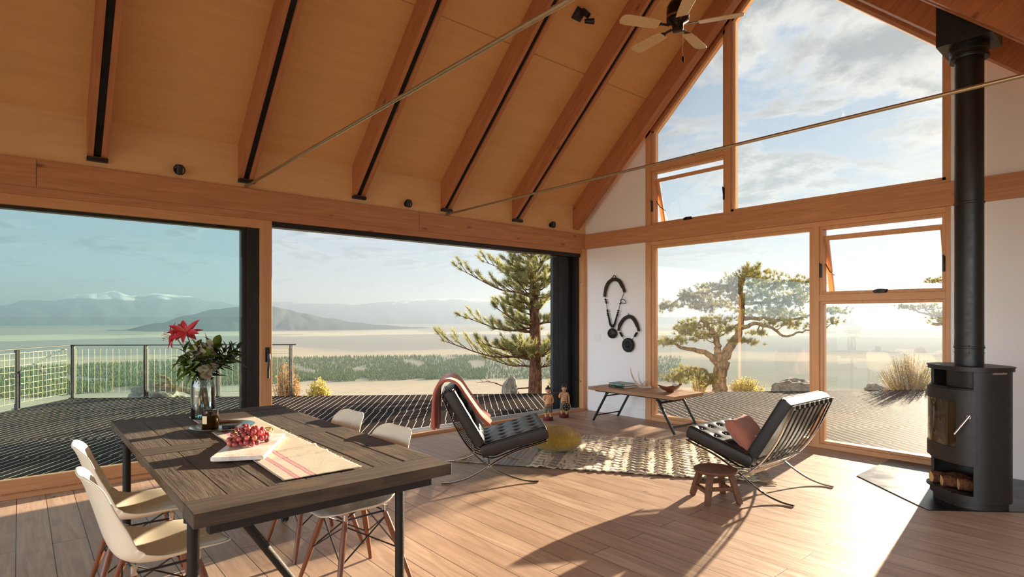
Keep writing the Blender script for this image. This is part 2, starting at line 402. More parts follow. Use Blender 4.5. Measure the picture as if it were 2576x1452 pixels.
trim(8, (X0-.01, 3.668, BT), (X1, 3.745, zl(3.7)+.1), 'fir post between the upper windows')
trim(9, (X0-.006, 1.44, BT), (X1, 1.475, zr(1.475)+.05), 'fir casing right of the big upper window')
trim(10, (X0-.006, 1.475, BT), (X1, 3.668, BT+.03), 'fir sill of the big upper window', 'fir_light_y')
trim(11, (X0-.006, 3.745, 3.50), (X1, 4.86, 3.575), 'fir rail between the upper awning and the pane above', 'fir_light_y')
m_ = MB(); m_.prism_x([(4.951, zl(4.951)), (YRIDGE+.06, zl(YRIDGE+.06)), (YRIDGE+.06, zl(YRIDGE+.06)+.35), (4.951, zl(4.951)+.35)], X0-.01, X1); structure(m_.build('trim_12', M['fir_slope']), 'sloping fir trim over the left upper windows', 'trim')
m_ = MB(); m_.prism_x([(1.44, zr(1.44)), (YRIDGE+.06, zr(YRIDGE+.06)), (YRIDGE+.06, zr(YRIDGE+.06)+.35), (1.44, zr(1.44)+.35)], X0-.01, X1); structure(m_.build('trim_13', M['fir_slope']), 'sloping fir trim over the right of the big upper window', 'trim')
def fixed(name, label, y0, y1, z0, z1, w=.035):
    r = window(name, label); m_ = MB(); rect_frame(m_, y0, y1, z0, z1, w); m_.build('frame', FL, r, bevel=.003)
    m_ = MB(); m_.quad((XG, y0+.01, z0+.01), (XG, y1-.01, z0+.01), (XG, y1-.01, z1-.01), (XG, y0+.01, z1-.01)); m_.build('pane', M['pane'], r); return r
fixed('window_1', 'large fixed lower window showing the gnarled tree', 2.70, 4.86, .05, 2.455, .033)
fixed('window_2', 'fixed lower window left of the stove, under the awning window', 1.475, 2.622, .05, 1.625, .03)
def poly_window(name, label, poly, w=.033):
    r = window(name, label); m_ = MB(); n = len(poly)
    cy = sum(p[0] for p in poly)/n; cz = sum(p[1] for p in poly)/n
    for i in range(n):
        (a, b_), (c, d_) = poly[i], poly[(i+1) % n]
        e = Vector((0, c-a, d_-b_)).normalized(); nn = Vector((0, -e.z, e.y))
        if nn.dot(Vector((0, cy-a, cz-b_))) < 0: nn = -nn
        q = [(a, b_), (c, d_), (c+nn.y*w, d_+nn.z*w), (a+nn.y*w, b_+nn.z*w)]
        m_.prism_x(q, X0+.012, X1)
    m_.build('frame', FL, r)
    m_ = MB(); m_.quad(*[(XG, a, b_) for a, b_ in poly]) if n < 5 else m_.b.faces.new([m_.b.verts.new((XG, a, b_)) for a, b_ in poly]); m_.build('pane', M['pane'], r); return r
poly_window('window_3', 'big fixed upper window full of clouds', [(1.475, BT+.03), (3.668, BT+.03), (3.668, zl(3.668)), (3.17, zl(3.17)), (1.475, zr(1.475))], .03)
poly_window('window_4', 'slanted upper pane above the small awning window', [(3.745, 3.575), (4.86, 3.575), (4.86, zl(4.86)), (3.745, zl(3.745))], .036)
def awning(name, label, y0, y1, z0, z1, ang):
    r = window(name, label); m_ = MB(); rect_frame(m_, y0, y1, z0, z1, .032); m_.build('frame', FL, r, bevel=.003)
    hinge = thing('sash', 'sash swung out at the bottom', 'sash', (X1-.03, (y0+y1)/2, z1-.10)); del hinge['category']; hinge.parent = r; hinge.rotation_euler = (0, -ang, 0)
    W, H = (y1-y0)/2-.012, z1-z0-.055
    m_ = MB(); 
    m_.box((-.022, -W, -H), (.022, -W+.05, 0)); m_.box((-.022, W-.05, -H), (.022, W, 0)); m_.box((-.022, -W+.05, -H), (.022, W-.05, -H+.05)); m_.box((-.022, -W+.05, -.05), (.022, W-.05, 0))
    m_.build('sash_frame', FL, hinge, bevel=.003)
    m_ = MB(); m_.quad((0, -W+.04, -H+.04), (0, W-.04, -H+.04), (0, W-.04, -.04), (0, -W+.04, -.04)); m_.build('pane', M['pane'], hinge)
    yc = (y0+y1)/2-.02
    m_ = MB(); m_.lathe([(.001, 0), (.055, 0), (.06, .012), (.045, .03), (.001, .034)], 20, m=Matrix.Translation((X0+.012, yc, z0+.02)) @ Matrix.Rotation(-PI/2, 4, 'Y') @ Matrix.Diagonal((.4, 1.15, 1, 1)))
    m_.bar((X0-.02, yc+.02, z0+.035), (X0-.025, yc-.075, z0+.03), .014, .012)
    m_.build('crank', M['black_metal'], r, smooth=True)
    for yy in (y0+.016, y1-.016):
        m_ = MB(); m_.box((X0-.012, yy-.009, z0+.25*(z1-z0)), (X0+.014, yy+.009, z0+.25*(z1-z0)+.15)); m_.bar((X0-.014, yy, z0+.25*(z1-z0)+.07), (X0-.03, yy, z0+.25*(z1-z0)+.16), .012, .012)
        m_.build('latch', M['black_metal'], r, bevel=.003)
    for yy in (y1-.045,):
        m_ = MB(); m_.tube([(X1-.06, yy, z0+.45*(z1-z0)), (X1+.02, yy-.01, z0+.35*(z1-z0)), (X1+.13, yy-.02, z0+.30*(z1-z0))], .006, 6); m_.build('stay_arm', M['black_metal'], r)
    return r
awning('window_5', 'open awning window at lower right, near the stove pipe', 1.475, 2.622, 1.70, 2.455, R(15))
awning('window_6', 'small open awning window at upper left, above the gable beam', 3.745, 4.86, BT+.005, 3.50, R(15))

# ------------------------------------------------------------------ sliding doors in the long wall
trim(14, (-4.5, LW+.0, 2.44), (6.70, LW+.16, BB+.005), 'fir head trim running above the sliding doors', 'fir_x')
m_ = MB(); m_.box((1.97, LW+.03, 2.385), (6.66, LW+.15, 2.445)); m_.box((-4.5, LW+.07, 2.33), (1.97, LW+.16, 2.445)); structure(m_.build('trim_15', M['black_metal']), 'dark metal track head above the doorway', 'trim')
trim(16, (6.665, LW-.03, 0), (6.745, LW+.16, BB), 'fir corner jamb at the right end of the doorway')
m_ = MB(); m_.box((-4.5, LW-.06, .0), (6.665, LW-.0, .035)); structure(m_.build('trim_17', M['fir_light_x'], bevel=.003), 'fir floor sill on the room side of the sliding doors', 'trim')
m_ = MB(); m_.box((1.97, LW, -.02), (6.665, LW+.30, .025))
for yy in (.05, .10, .16, .22): m_.box((1.97, LW+yy, .02), (6.665, LW+yy+.008, .036))
structure(m_.build('trim_18', plain('aluminium', S(196, 196, 196), .4, .6, .05, 8, .02)), 'pale aluminium threshold of the open doorway', 'trim')
d1 = thing('door_1', 'big sliding glass door with fir frame, dining side', 'door', (0, 0, 0), kind='structure')
m_ = MB(); m_.box((-4.5, LW+.0, 2.355), (1.97, LW+.06, 2.44)); m_.build('rail', M['fir_light_x'], d1, bevel=.004)
m_ = MB(); m_.box((-4.5, LW+.0, .035), (1.97, LW+.06, .145)); m_.build('rail', M['fir_light_x'], d1, bevel=.004)
m_ = MB(); m_.box((1.862, LW-.004, .035), (1.972, LW+.064, 2.44)); m_.build('stile', M['fir_light_z'], d1, bevel=.004)
m_ = MB(); m_.box((1.69, LW+.05, .035), (1.862, LW+.12, 2.36)); m_.box((1.735, LW+.035, .035), (1.775, LW+.05, 2.36)); m_.build('meeting_stile', M['black_metal'], d1)
m_ = MB(); m_.quad((-4.5, LW+.045, .14), (1.70, LW+.045, .14), (1.70, LW+.045, 2.36), (-4.5, LW+.045, 2.36)); m_.build('pane', M['pane_tint'], d1)
h = MB(); h.box((1.905, LW-.012, .99), (1.945, LW-.004, 1.14)); h.lathe([(.014, 0), (.014, .04)], 12, m=Matrix.Translation((1.925, LW-.01, 1.065)) @ Matrix.Rotation(PI/2, 4, 'X'))
h.tube(spline([(1.925, LW-.05, 1.075), (1.925, LW-.058, 1.0), (1.922, LW-.05, .92), (1.922, LW-.045, .83)], 5), [.016]*5+[.013]*11, 10); h.build('handle', M['black_metal'], d1, smooth=True)
# charred timber shutter stacked outside the corner
def charred():
    m, k, b, o = new_mat('charred_boards'); v = objvec(k, False)
    g = k.noise(k.mapping(v, (26, 26, 1.0)), 2, 6, .65, 1.0); g2 = k.noise(k.mapping(v, (6, 6, 5)), 3, 4)
    c = k.ramp(g, [(.3, S(17, 19, 24)), (.75, S(62, 68, 78))]); c = k.mix(k.ramp(g2, [(.55, (0, 0, 0)), (.75, (.7,)*3)]), c, S(20, 22, 26))
    setb(k, b, color=c, rough=.55, normal=k.bump(g, .6, .01)); return m
M['charred'] = charred()
d2 = thing('door_2', 'charred black timber shutter slid open at the corner', 'shutter', (0, 0, 0), kind='structure')
yo = LW+.17
for a, b_ in ((6.20, 6.315), (6.32, 6.435), (6.44, 6.545)):
    m_ = MB(); m_.box((a, yo, .02), (b_, yo+.06, 2.40)); m_.build('board', M['charred'], d2, bevel=.006)
m_ = MB(); m_.box((6.545, yo-.02, .02), (6.70, yo+.12, 2.44)); m_.box((6.60, LW+.06, .02), (6.665, yo, 2.44)); m_.build('track_frame', M['black_metal'], d2)
for zz in (.45, 2.0):
    m_ = MB(); m_.lathe([(.001, 0), (.014, 0), (.014, .01), (.001, .012)], 12, m=Matrix.Translation((6.66, LW+.02, zz)) @ Matrix.Rotation(-PI/2, 4, 'Y')); m_.build('stop', plain('zinc', S(170, 170, 170), .35, .8), d2)

# ------------------------------------------------------------------ steel tie rods
steel_rod = plain('tie_rod_steel', S(176, 158, 128), .32, .85, .1, 30, .05)
for x, lab in ((1.715, 'near steel tie rod, crossing high over the dining end'), (4.115, 'far steel tie rod, crossing in front of the gable windows and stove pipe')):
    r = thing('tie_rod', lab, 'tie rod', (x, 0, 2.755), group='steel tie rods'); del r['group']
    MB().tube([(0, -.35, 0), (0, LW-.03, 0)], .0125, 12).build('rod', steel_rod, r, smooth=True)
    m_ = MB(); m_.tube([(0, LW-.12, 0), (0, LW-.03, 0)], .018, 12); m_.build('coupling', steel_rod, r, smooth=True)
# ------------------------------------------------------------------ outdoors: deck and railing
UA = R(-36.3); DU = V(math.cos(UA), math.sin(UA), 0); DV = V(-math.sin(UA), math.cos(UA), 0)   # along the deck edge / out across it
DC = V(.71, 13.2, -.03)
def deck_mat():
    m, k, b, o = new_mat('dark_deck_boards')
    tc = k.n('ShaderNodeTexCoord').outputs['Object']
    v = k.mapping(tc, rot=(0, 0, -UA)); sp = k.n('ShaderNodeSeparateXYZ', {0: v}).outputs
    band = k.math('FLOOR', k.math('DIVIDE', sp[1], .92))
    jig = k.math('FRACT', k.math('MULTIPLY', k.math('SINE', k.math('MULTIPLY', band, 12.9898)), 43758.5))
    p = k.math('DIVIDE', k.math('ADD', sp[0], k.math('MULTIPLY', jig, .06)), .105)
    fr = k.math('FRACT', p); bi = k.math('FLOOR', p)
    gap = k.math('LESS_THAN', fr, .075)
    q = k.math('FRACT', k.math('DIVIDE', sp[1], .92)); cross = k.math('LESS_THAN', q, .012)
    rnd = k.n('ShaderNodeTexWhiteNoise', {'Vector': k.n('ShaderNodeCombineXYZ', {0: bi, 1: band, 2: 0.0}).outputs[0]}).outputs[0]
    g = k.noise(k.mapping(v, (40, 3, 1)), 2, 4)
    c = k.mix(rnd, S(30, 22, 20), S(52, 38, 33)); c = k.mix(k.math('MULTIPLY', g, .5), c, S(26, 20, 19))
    c = k.mix(cross, c, S(20, 15, 13)); c = k.mix(gap, c, S(214, 204, 190))  # pale gaps carry the brightness of lit ground below in their colour
    nb = k.bump(k.math('SUBTRACT', g, k.math('MULTIPLY', gap, 1.5)), .25, .005)
    setb(k, b, color=c, rough=.7, spec=.25, normal=nb); df = k.n('ShaderNodeBsdfDiffuse', {'Color': c, 'Normal': nb})
    k.t.links.new(k.n('ShaderNodeMixShader', {0: .32, 1: df, 2: b}).outputs[0], o.inputs[0]); return m
B_ = DC+DU*24
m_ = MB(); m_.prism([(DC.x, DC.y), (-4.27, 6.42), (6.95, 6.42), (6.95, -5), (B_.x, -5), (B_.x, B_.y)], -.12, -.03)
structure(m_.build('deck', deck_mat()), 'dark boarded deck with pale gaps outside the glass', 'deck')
bronze = plain('railing_steel', S(58, 47, 40), .5, .5, .2, 15, .03)
wire = plain('galvanised_wire', S(150, 132, 104), .55, .7, .1, 20, 0)
def railing(label, o, d, posts, end, skip=0):
    r = thing('deck_railing', label, 'railing', o, math.atan2(d.y, d.x))
    MB().box((-.02+.07*skip, -.03, .955), (end, .03, .975)).build('top_rail', bronze, r, bevel=.004)
    for s in posts[skip:]:
        m_ = MB(); m_.box((s-.027, -.027, 0), (s-.012, .027, .955)); m_.box((s+.012, -.027, 0), (s+.027, .027, .955)); m_.box((s-.05, -.05, 0), (s+.05, .05, .012)); m_.build('post', bronze, r)
    for a, b_ in zip(posts, posts[1:]):
        a += .05; b_ -= .05; m_ = MB(); n = round((b_-a)/.102); nz = 8
        for i in range(n+1):
            x = a+(b_-a)*i/n; m_.box((x-.0022, -.0022, .10), (x+.0022, .0022, .90))
        for j in range(nz+1):
            z_ = .10+.8*j/nz; m_.box((a, -.0022, z_-.0022), (b_, .0022, z_+.0022))
        m_.build('wire_panel', wire, r)
    return r
railing('long deck railing with wire mesh, running to the shrub by the doorway', DC, DU, [0.04, 1.31, 2.6, 3.92], 4.02)
railing('side deck railing with wire mesh at far left', DC, -DV, [0.06, 1.25, 2.5, 3.75, 5.0], 5.05, 1)

# ------------------------------------------------------------------ outdoors: hillside, valley, mountains
def polar_terrain(name, mat, rings, az0, az1, nA, hf, label, cat, az_list=None):
    m_ = MB(); g = []
    for r_ in rings:
        row = []
        for i in range(nA):
            a = R(az0+(az1-az0)*i/(nA-1)); row.append(m_.b.verts.new((r_*math.cos(a), r_*math.sin(a), hf(r_, math.degrees(a)))))
        g.append(row)
    for A, B in zip(g, g[1:]):
        for i in range(nA-1): m_.b.faces.new((A[i], B[i], B[i+1], A[i+1]))
    return structure(m_.build(name, mat, smooth=True, angle=0), label, cat)
VZ = -120
def land_h(r_, a):
    n = mnoise.noise(Vector((math.cos(R(a))*3, math.sin(R(a))*3, r_*.002)))
    if r_ < 600:
        return -.35-(max(r_, 9)-9)*.2-.4*n*min(1, r_/60)
    z_ = max(VZ, -.35-(r_-9)*.2)
    big = mnoise.noise(Vector((r_*math.cos(R(a))*.0011, r_*math.sin(R(a))*.0011, 3)))
    return z_+big*3.5+(14*math.exp(-((r_-2700)/550)**2) if r_ > 1500 else 0)
def land_mat():
    m, k, b, o = new_mat('valley_land')
    tc = k.n('ShaderNodeTexCoord').outputs['Object']; sp = k.n('ShaderNodeSeparateXYZ', {0: tc}).outputs
    r_ = k.math('SQRT', k.math('ADD', k.math('MULTIPLY', sp[0], sp[0]), k.math('MULTIPLY', sp[1], sp[1])))
    w = k.noise(k.mapping(tc, (.0012,)*3), 1.0, 5, .6); w2 = k.noise(k.mapping(tc, (.006,)*3), 1, 5); w3 = k.noise(k.mapping(tc, (.05,)*3), 1, 4)
    rr_ = k.math('MULTIPLY', r_, k.math('ADD', .72, k.math('MULTIPLY', w, .56)))
    t = k.math('DIVIDE', k.math('LOGARITHM', k.math('MAXIMUM', rr_, 9.0), 10.0), 5.0)
    L = lambda d_: math.log10(d_)/5
    c = k.ramp(t, [(L(10), S(150, 130, 92)), (L(300), S(150, 134, 100)), (L(800), S(184, 166, 134)), (L(1080), S(178, 160, 126)), (L(1180), S(108, 110, 84)), (L(1700), S(112, 113, 90)), (L(1850), S(186, 166, 130)), (L(2100), S(166, 152, 124)), (L(2200), S(116, 116, 112)), (L(3900), S(122, 122, 116)), (L(4100), S(205, 194, 160)), (L(4900), S(200, 190, 160)), (L(5200), S(134, 132, 112)), (L(7500), S(150, 144, 120)), (L(9000), S(110, 114, 106))][:31])
    c = k.mix(k.math('MULTIPLY', w2, .5), c, S(132, 126, 100)); c = k.mix(k.ramp(w3, [(.45, (0, 0, 0)), (.8, (.35,)*3)]), c, S(110, 108, 80))
    c = k.mix(.30, c, S(168, 166, 164)); setb(k, b, color=c, rough=1.0, spec=0.0); return m
LAND = land_mat()
rings = [8.5*(1.052**i) for i in range(150)]
polar_terrain('ground', LAND, [r_ for r_ in rings if r_ < 16500], -40, 160, 260, land_h, 'pale grassy hillside and valley floor beyond the deck', 'ground')
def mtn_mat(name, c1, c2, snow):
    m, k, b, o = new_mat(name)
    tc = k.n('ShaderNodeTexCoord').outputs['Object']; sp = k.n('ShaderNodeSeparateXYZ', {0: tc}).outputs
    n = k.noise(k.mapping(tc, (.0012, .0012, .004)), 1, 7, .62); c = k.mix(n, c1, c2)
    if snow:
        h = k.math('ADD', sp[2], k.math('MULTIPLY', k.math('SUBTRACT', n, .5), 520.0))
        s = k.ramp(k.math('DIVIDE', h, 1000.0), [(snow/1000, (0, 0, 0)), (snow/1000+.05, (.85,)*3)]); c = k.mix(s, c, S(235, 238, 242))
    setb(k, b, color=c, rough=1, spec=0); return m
def mountains(name, mat, prof, r0, depth, az0, az1, nA, label, rough):
    m_ = MB(); g = []; nR = 26
    for j in range(nR):
        t = j/(nR-1)*1.35; row = []
        for i in range(nA):
            a = az0+(az1-az0)*i/(nA-1); ar = R(a); H = lerp_table(prof, a)
            rid = mnoise.fractal(Vector((a*.9, t*2.2, 1.7)), 1.0, 2.1, 5)
            r_ = r0-depth*(1-t)+rid*depth*.10*(1 if t > .05 else 0)
            e = (t if t <= 1 else max(0, 1-(t-1)*2.0))
            sp = e**1.5
            z_ = VZ-10+(H-VZ+10)*sp+rough*rid*sp*(1-.75*sp)
            row.append(m_.b.verts.new((r_*math.cos(ar), r_*math.sin(ar), z_)))
        g.append(row)
    for A, B in zip(g, g[1:]):
        for i in range(nA-1): m_.b.faces.new((A[i], B[i], B[i+1], A[i+1]))
    return structure(m_.build(name, mat, smooth=True, angle=0), label, 'mountain')
FAR = [(110, 140), (97.1, 151), (93.25, 232), (91.11, 218), (89.53, 342), (88.11, 319), (86.76, 464), (85.35, 496), (84.03, 544), (82.94, 470), (80.97, 521), (78.91, 474), (76.77, 346), (74.86, 290), (71.88, 377), (70.17, 355), (66.99, 325), (64.43, 310), (62.19, 389), (59.14, 441), (54.86, 484), (51.7, 447), (46.94, 514), (41.83, 607), (35.71, 717), (33.49, 719), (31.31, 674), (26.45, 563), (20.98, 734), (18.88, 636), (17.43, 684), (16.3, 740), (13.6, 677), (10.6, 704), (7.16, 597), (0, 500), (-30, 300)]
NEAR = [(86.5, -125), (83.76, -117), (80.97, -52), (78.91, 25), (76.77, 89), (74.86, 115), (72.12, 126), (70.86, 94), (69.47, 52), (66.99, -7), (64.8, -51), (62.57, -77), (58.75, -110), (56, -125)]
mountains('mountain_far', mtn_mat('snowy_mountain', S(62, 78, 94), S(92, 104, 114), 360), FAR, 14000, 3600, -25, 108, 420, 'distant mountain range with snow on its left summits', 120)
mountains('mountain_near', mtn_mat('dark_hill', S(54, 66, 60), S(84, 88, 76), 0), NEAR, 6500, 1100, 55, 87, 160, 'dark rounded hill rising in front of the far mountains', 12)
# trees of the valley floor
needle_far = plain('valley_conifer_green', S(96, 106, 66), .9, 0, .35, .4, 0, spec=0)
def conifer(m_, x, y, z_, h, w, seed):
    rnd = random.Random(seed); a0 = rnd.random()*6
    for t0, t1, ww in ((.05, .55, 1), (.32, .8, .74), (.6, 1.0, .46)):
        n = 6; top = m_.b.verts.new((x, y, z_+h*t1)); rg = [m_.b.verts.new((x+w*ww*math.cos(a0+2*PI*j/n)*(.8+.4*rnd.random()), y+w*ww*math.sin(a0+2*PI*j/n)*(.8+.4*rnd.random()), z_+h*t0)) for j in range(n)]
        for j in range(n): m_.b.faces.new((rg[j], rg[(j+1) % n], top))
protos = []
for i in range(4):
    m_ = MB(); conifer(m_, 0, 0, 0, 1, .19, 50+i); protos.append(m_)
rndf = random.Random(11); spots = []
while len(spots) < 17000:
    a = rndf.uniform(33, 96); r_ = 1130+680*rndf.random()**1.4; dens = mnoise.noise(Vector((a*.35, r_*.004, 9)))
    edge = 1130+60*mnoise.noise(Vector((a*.3, 1, 2)))
    if r_ < edge or dens < -.42 or (a < 52 and rndf.random() < .6): continue
    spots.append((r_, a, rndf.uniform(5, 9.5)))
spots.sort()
me4 = []
for i, m_ in enumerate(protos):
    me = bpy.data.meshes.new('distant_conifer'); m_.b.to_mesh(me); m_.b.free(); me.materials.append(needle_far); me4.append(me)
front = []; grid_ = {}
for s_ in spots:                                      # keep crowns apart along the edge
    x_, y_ = s_[0]*math.cos(R(s_[1])), s_[0]*math.sin(R(s_[1])); kx = (int(x_//6), int(y_//6))
    if all((x_-q[0])**2+(y_-q[1])**2 > 16 for a_ in (-1, 0, 1) for b_ in (-1, 0, 1) for q in grid_.get((kx[0]+a_, kx[1]+b_), ())):
        grid_.setdefault(kx, []).append((x_, y_))
        if len(front) < 300 and 59 < s_[1] < 91: front.append(s_)
fs = set(front); lim = front[-1][0]; spots = [s_ for s_ in spots if s_ in fs or s_[0] > lim or not 58 < s_[1] < 92]
for i, (r_, a, h_) in enumerate(front):
    o = bpy.data.objects.new('distant_conifer', me4[i % 4]); C.objects.link(o)
    o.location = (r_*math.cos(R(a)), r_*math.sin(R(a)), land_h(r_, a)-.3); o.scale = (h_, h_, h_); o.rotation_euler.z = rndf.random()*6
    tag(o, 'small green conifer at the front edge of the valley forest', 'tree', 'conifers along the front edge of the valley forest')
m_ = MB()
for i, (r_, a, h_) in enumerate(spots):
    if (r_, a, h_) in fs: continue
    conifer(m_, r_*math.cos(R(a)), r_*math.sin(R(a)), land_h(r_, a)-.3, h_, h_*.19, i)
tag(m_.build('valley_forest', needle_far), 'belt of dark conifer forest across the valley floor', 'forest', kind='stuff')
# evening haze lying in the valley
hz = bpy.data.materials.new('valley_haze'); hz.use_nodes = True; hz.node_tree.nodes.clear(); k = NT(hz.node_tree)
vs = k.n('ShaderNodeVolumeScatter', {'Color': (.62, .79, 1, 1), 'Density': HAZE*.35, 'Anisotropy': .35}); va = k.n('ShaderNodeVolumeAbsorption', {'Color': (0, 0, 0, 1), 'Density': HAZE*.65}); vv = k.n('ShaderNodeAddShader', {0: vs, 1: va}); oo = k.n('ShaderNodeOutputMaterial'); hz.node_tree.links.new(vv.outputs[0], oo.inputs['Volume'])
m_ = MB(); m_.box((-22000, 260, -220), (22000, 18500, 420)); hb = m_.build('haze', hz); hb.rotation_euler.z = R(49.4-90)
tag(hb, 'luminous evening haze filling the valley', 'haze', kind='stuff')

# ------------------------------------------------------------------ trees, shrubs and rocks by the deck
def leaf_mat(name, c1, c2, sc=3, tr=.45):
    m = bpy.data.materials.new(name); m.use_nodes = True; m.node_tree.nodes.clear(); k = NT(m.node_tree)
    v = objvec(k); n = k.noise(v, sc, 3); n2 = k.noise(v, sc*9, 2); c = k.mix(k.ramp(k.math('ADD', k.math('MULTIPLY', n, .5), k.math('MULTIPLY', n2, .5)), [(.35, (0, 0, 0)), (.65, (1, 1, 1))]), c1, c2)
    d_ = k.n('ShaderNodeBsdfDiffuse', {'Color': c}); t = k.n('ShaderNodeBsdfTranslucent', {'Color': c}); g = k.n('ShaderNodeBsdfGlossy', {'Color': (1, 1, 1, 1), 'Roughness': .45})
    mx = k.n('ShaderNodeMixShader', {0: tr, 1: d_, 2: t}); mx = k.n('ShaderNodeMixShader', {0: .05, 1: mx, 2: g}); k.n('ShaderNodeOutputMaterial', {0: mx}); return m
def bark_mat(name, c1, c2, sc=18):
    m, k, b, o = new_mat(name); v = objvec(k); n = k.noise(k.mapping(v, (1, 1, .35)), sc, 5, .65)
    setb(k, b, color=k.ramp(n, [(.35, c1), (.65, c2)]), rough=.95, spec=.1, normal=k.bump(n, .8, .03)); return m
class Tris:
    """needles and leaves as slivers"""
    def __init__(s): s.v = []; s.f = []
    def needle(s, p, d, L, w, rnd):
        d = d.normalized(); x = d.cross(Vector((rnd.uniform(-1, 1), rnd.uniform(-1, 1), rnd.uniform(-1, 1))))
        if x.length < 1e-3: return
        x.normalize(); i = len(s.v); s.v += [p-x*w*.5, p+x*w*.5, p+d*L]; s.f.append((i, i+1, i+2))
    def leaf(s, p, d, L, w, rnd):
        d = d.normalized(); x = d.cross(Vector((rnd.uniform(-1, 1), rnd.uniform(-1, 1), rnd.uniform(-1, 1))))
        if x.length < 1e-3: return
        x.normalize(); i = len(s.v); s.v += [p, p+d*L*.5+x*w*.5, p+d*L, p+d*L*.5-x*w*.5]; s.f.append((i, i+1, i+2, i+3))
    def tuft(s, p, d, L, n, rnd, spread=1.0, w=.006):
        for _ in range(n):
            q = (d.normalized()+Vector((rnd.gauss(0, 1), rnd.gauss(0, 1), rnd.gauss(0, 1)))*spread*.55)
            s.needle(p+Vector((rnd.gauss(0, .012), rnd.gauss(0, .012), rnd.gauss(0, .012))), q, L*rnd.uniform(.7, 1.15), w, rnd)
    def build(s, name, mat, parent=None):
        me = bpy.data.meshes.new(name); me.from_pydata([tuple(v) for v in s.v], [], s.f); me.materials.append(mat)
        o = bpy.data.objects.new(name, me); C.objects.link(o); o.parent = parent; return o
TREE_RZ = R(49.4-90)
bark_pine = bark_mat('pine_bark', S(58, 42, 34), S(118, 84, 62)); bark_grey = bark_mat('gnarled_bark', S(96, 78, 58), S(168, 142, 108))
def pine(label, base, rz, seed):
    rnd = random.Random(seed); r = thing('pine_tree', label, 'tree', base, rz)
    H = 4.9; tr = MB(); tr.tube([(.0+.02*math.sin(z_*1.7), .015*math.cos(z_*2), z_) for z_ in [H*i/16 for i in range(17)]], [.135*(1-i/16)**.8+.012 for i in range(17)], 12)
    tr.build('trunk', bark_pine, r, smooth=True)
    br = MB(); nd = Tris()
    tab = [(2.75, -.93, 2.95, 0), (2.35, -1.05, 2.62, .2), (1.86, -1.48, 2.42, -.1), (2.12, -.55, 2.3, -.5), (1.65, -.75, 1.75, .4), (1.15, -1.38, 1.45, .2), (1.25, -.8, 1.25, -.5), (.80, -1.1, .95, -.3), (.60, -1.85, .98, .1), (.45, -1.0, .62, .4),
           (2.5, .6, 2.95, .2), (2.2, .5, 2.6, -.3), (1.7, .75, 2.15, .3), (1.3, .9, 1.6, -.2), (.85, .8, 1.0, .2), (.40, .75, .75, -.3)]
    for z_ in (3.0, 3.3, 3.6, 3.9, 4.15, 4.4, 4.6): 
        for q in range(4):
            a = rnd.random()*6.28; L = (5.0-z_)*.55; tab.append((z_, L*math.cos(a), z_+L*.35, L*math.sin(a)))
    for i in range(40):
        z_ = rnd.uniform(.55, 3.0); a = rnd.choice((1, -1))*rnd.uniform(.8, 2.9); L = rnd.uniform(.45, 1.0)*(1.1-.12*z_); tab.append((z_, L*math.cos(a), z_+L*rnd.uniform(.15, .5), L*math.sin(a)))
    for z0, ex, ez, ey in tab:
        z0 += .3; ez += .3
        p0 = V(0, 0, z0); e = V(ex, ey, ez); L = (e-p0).length
        mid = p0.lerp(e, .5)+V(0, rnd.gauss(0, .03), -.06*L); q1 = p0.lerp(e, .22)+V(0, 0, -.01*L)
        pts = spline([p0, q1, mid, e], 5); n = len(pts)
        br.tube(pts, [.028*L**.5*(1-.82*i/(n-1)) for i in range(n)], 6)
        ns = int(4+L*8)
        for s_ in range(ns):
            t = .25+.75*s_/(ns-1) if ns > 1 else 1
            i = min(int(t*(n-1)), n-2); p = pts[i].lerp(pts[i+1], t*(n-1)-i); ax = (pts[i+1]-pts[i]).normalized()
            side = ax.cross(V(0, 0, 1)).normalized()*(1 if s_ % 2 else -1)
            d_ = (ax*.8+side*rnd.uniform(.2, .9)+V(0, 0, rnd.uniform(-.15, .75))).normalized(); sl = (L*rnd.uniform(.14, .26)+.07)*(1.2-t*.55)
            q = p+d_*sl+V(0, 0, sl*.25); md_ = p.lerp(q, .5)-V(0, 0, .012); br.tube([p, md_, q], [.009, .007, .004], 4)
            for f_ in (.58, .72, .86, 1.0): nd.tuft(md_.lerp(q, f_*2-1) if f_ > .5 else p, d_+V(0, 0, .45), .115, 26, rnd, .85, .0075)
        nd.tuft(e, (pts[-1]-pts[-2])+V(0, 0, .03), .14, 46, rnd, .9, .0075)
    for z0, e in ((.34, (-1.2, .1, .42)), (.22, (-.95, -.2, .10))):       # bare dead limbs
        pts = spline([(0, 0, z0), (e[0]*.4, e[1]*.4, z0-.02), (e[0]*.75, e[1], e[2]+.02), e], 4); br.tube(pts, [.018*(1-.8*i/(len(pts)-1)) for i in range(len(pts))], 5)
        for t in (6, 8, 10): br.tube([pts[t], pts[t]+V(-.12, rnd.uniform(-.1, .1), rnd.uniform(.02, .12))], [.006, .002], 4)
    br.build('branches', bark_pine, r, smooth=True); nd.build('needles', leaf_mat('pine_needles', S(104, 112, 60), S(176, 170, 112), 4), r)
    return r
pine('tall open-branched pine beyond the deck, seen through the doorway', (7.941, 8.558, -.32), TREE_RZ, 3)
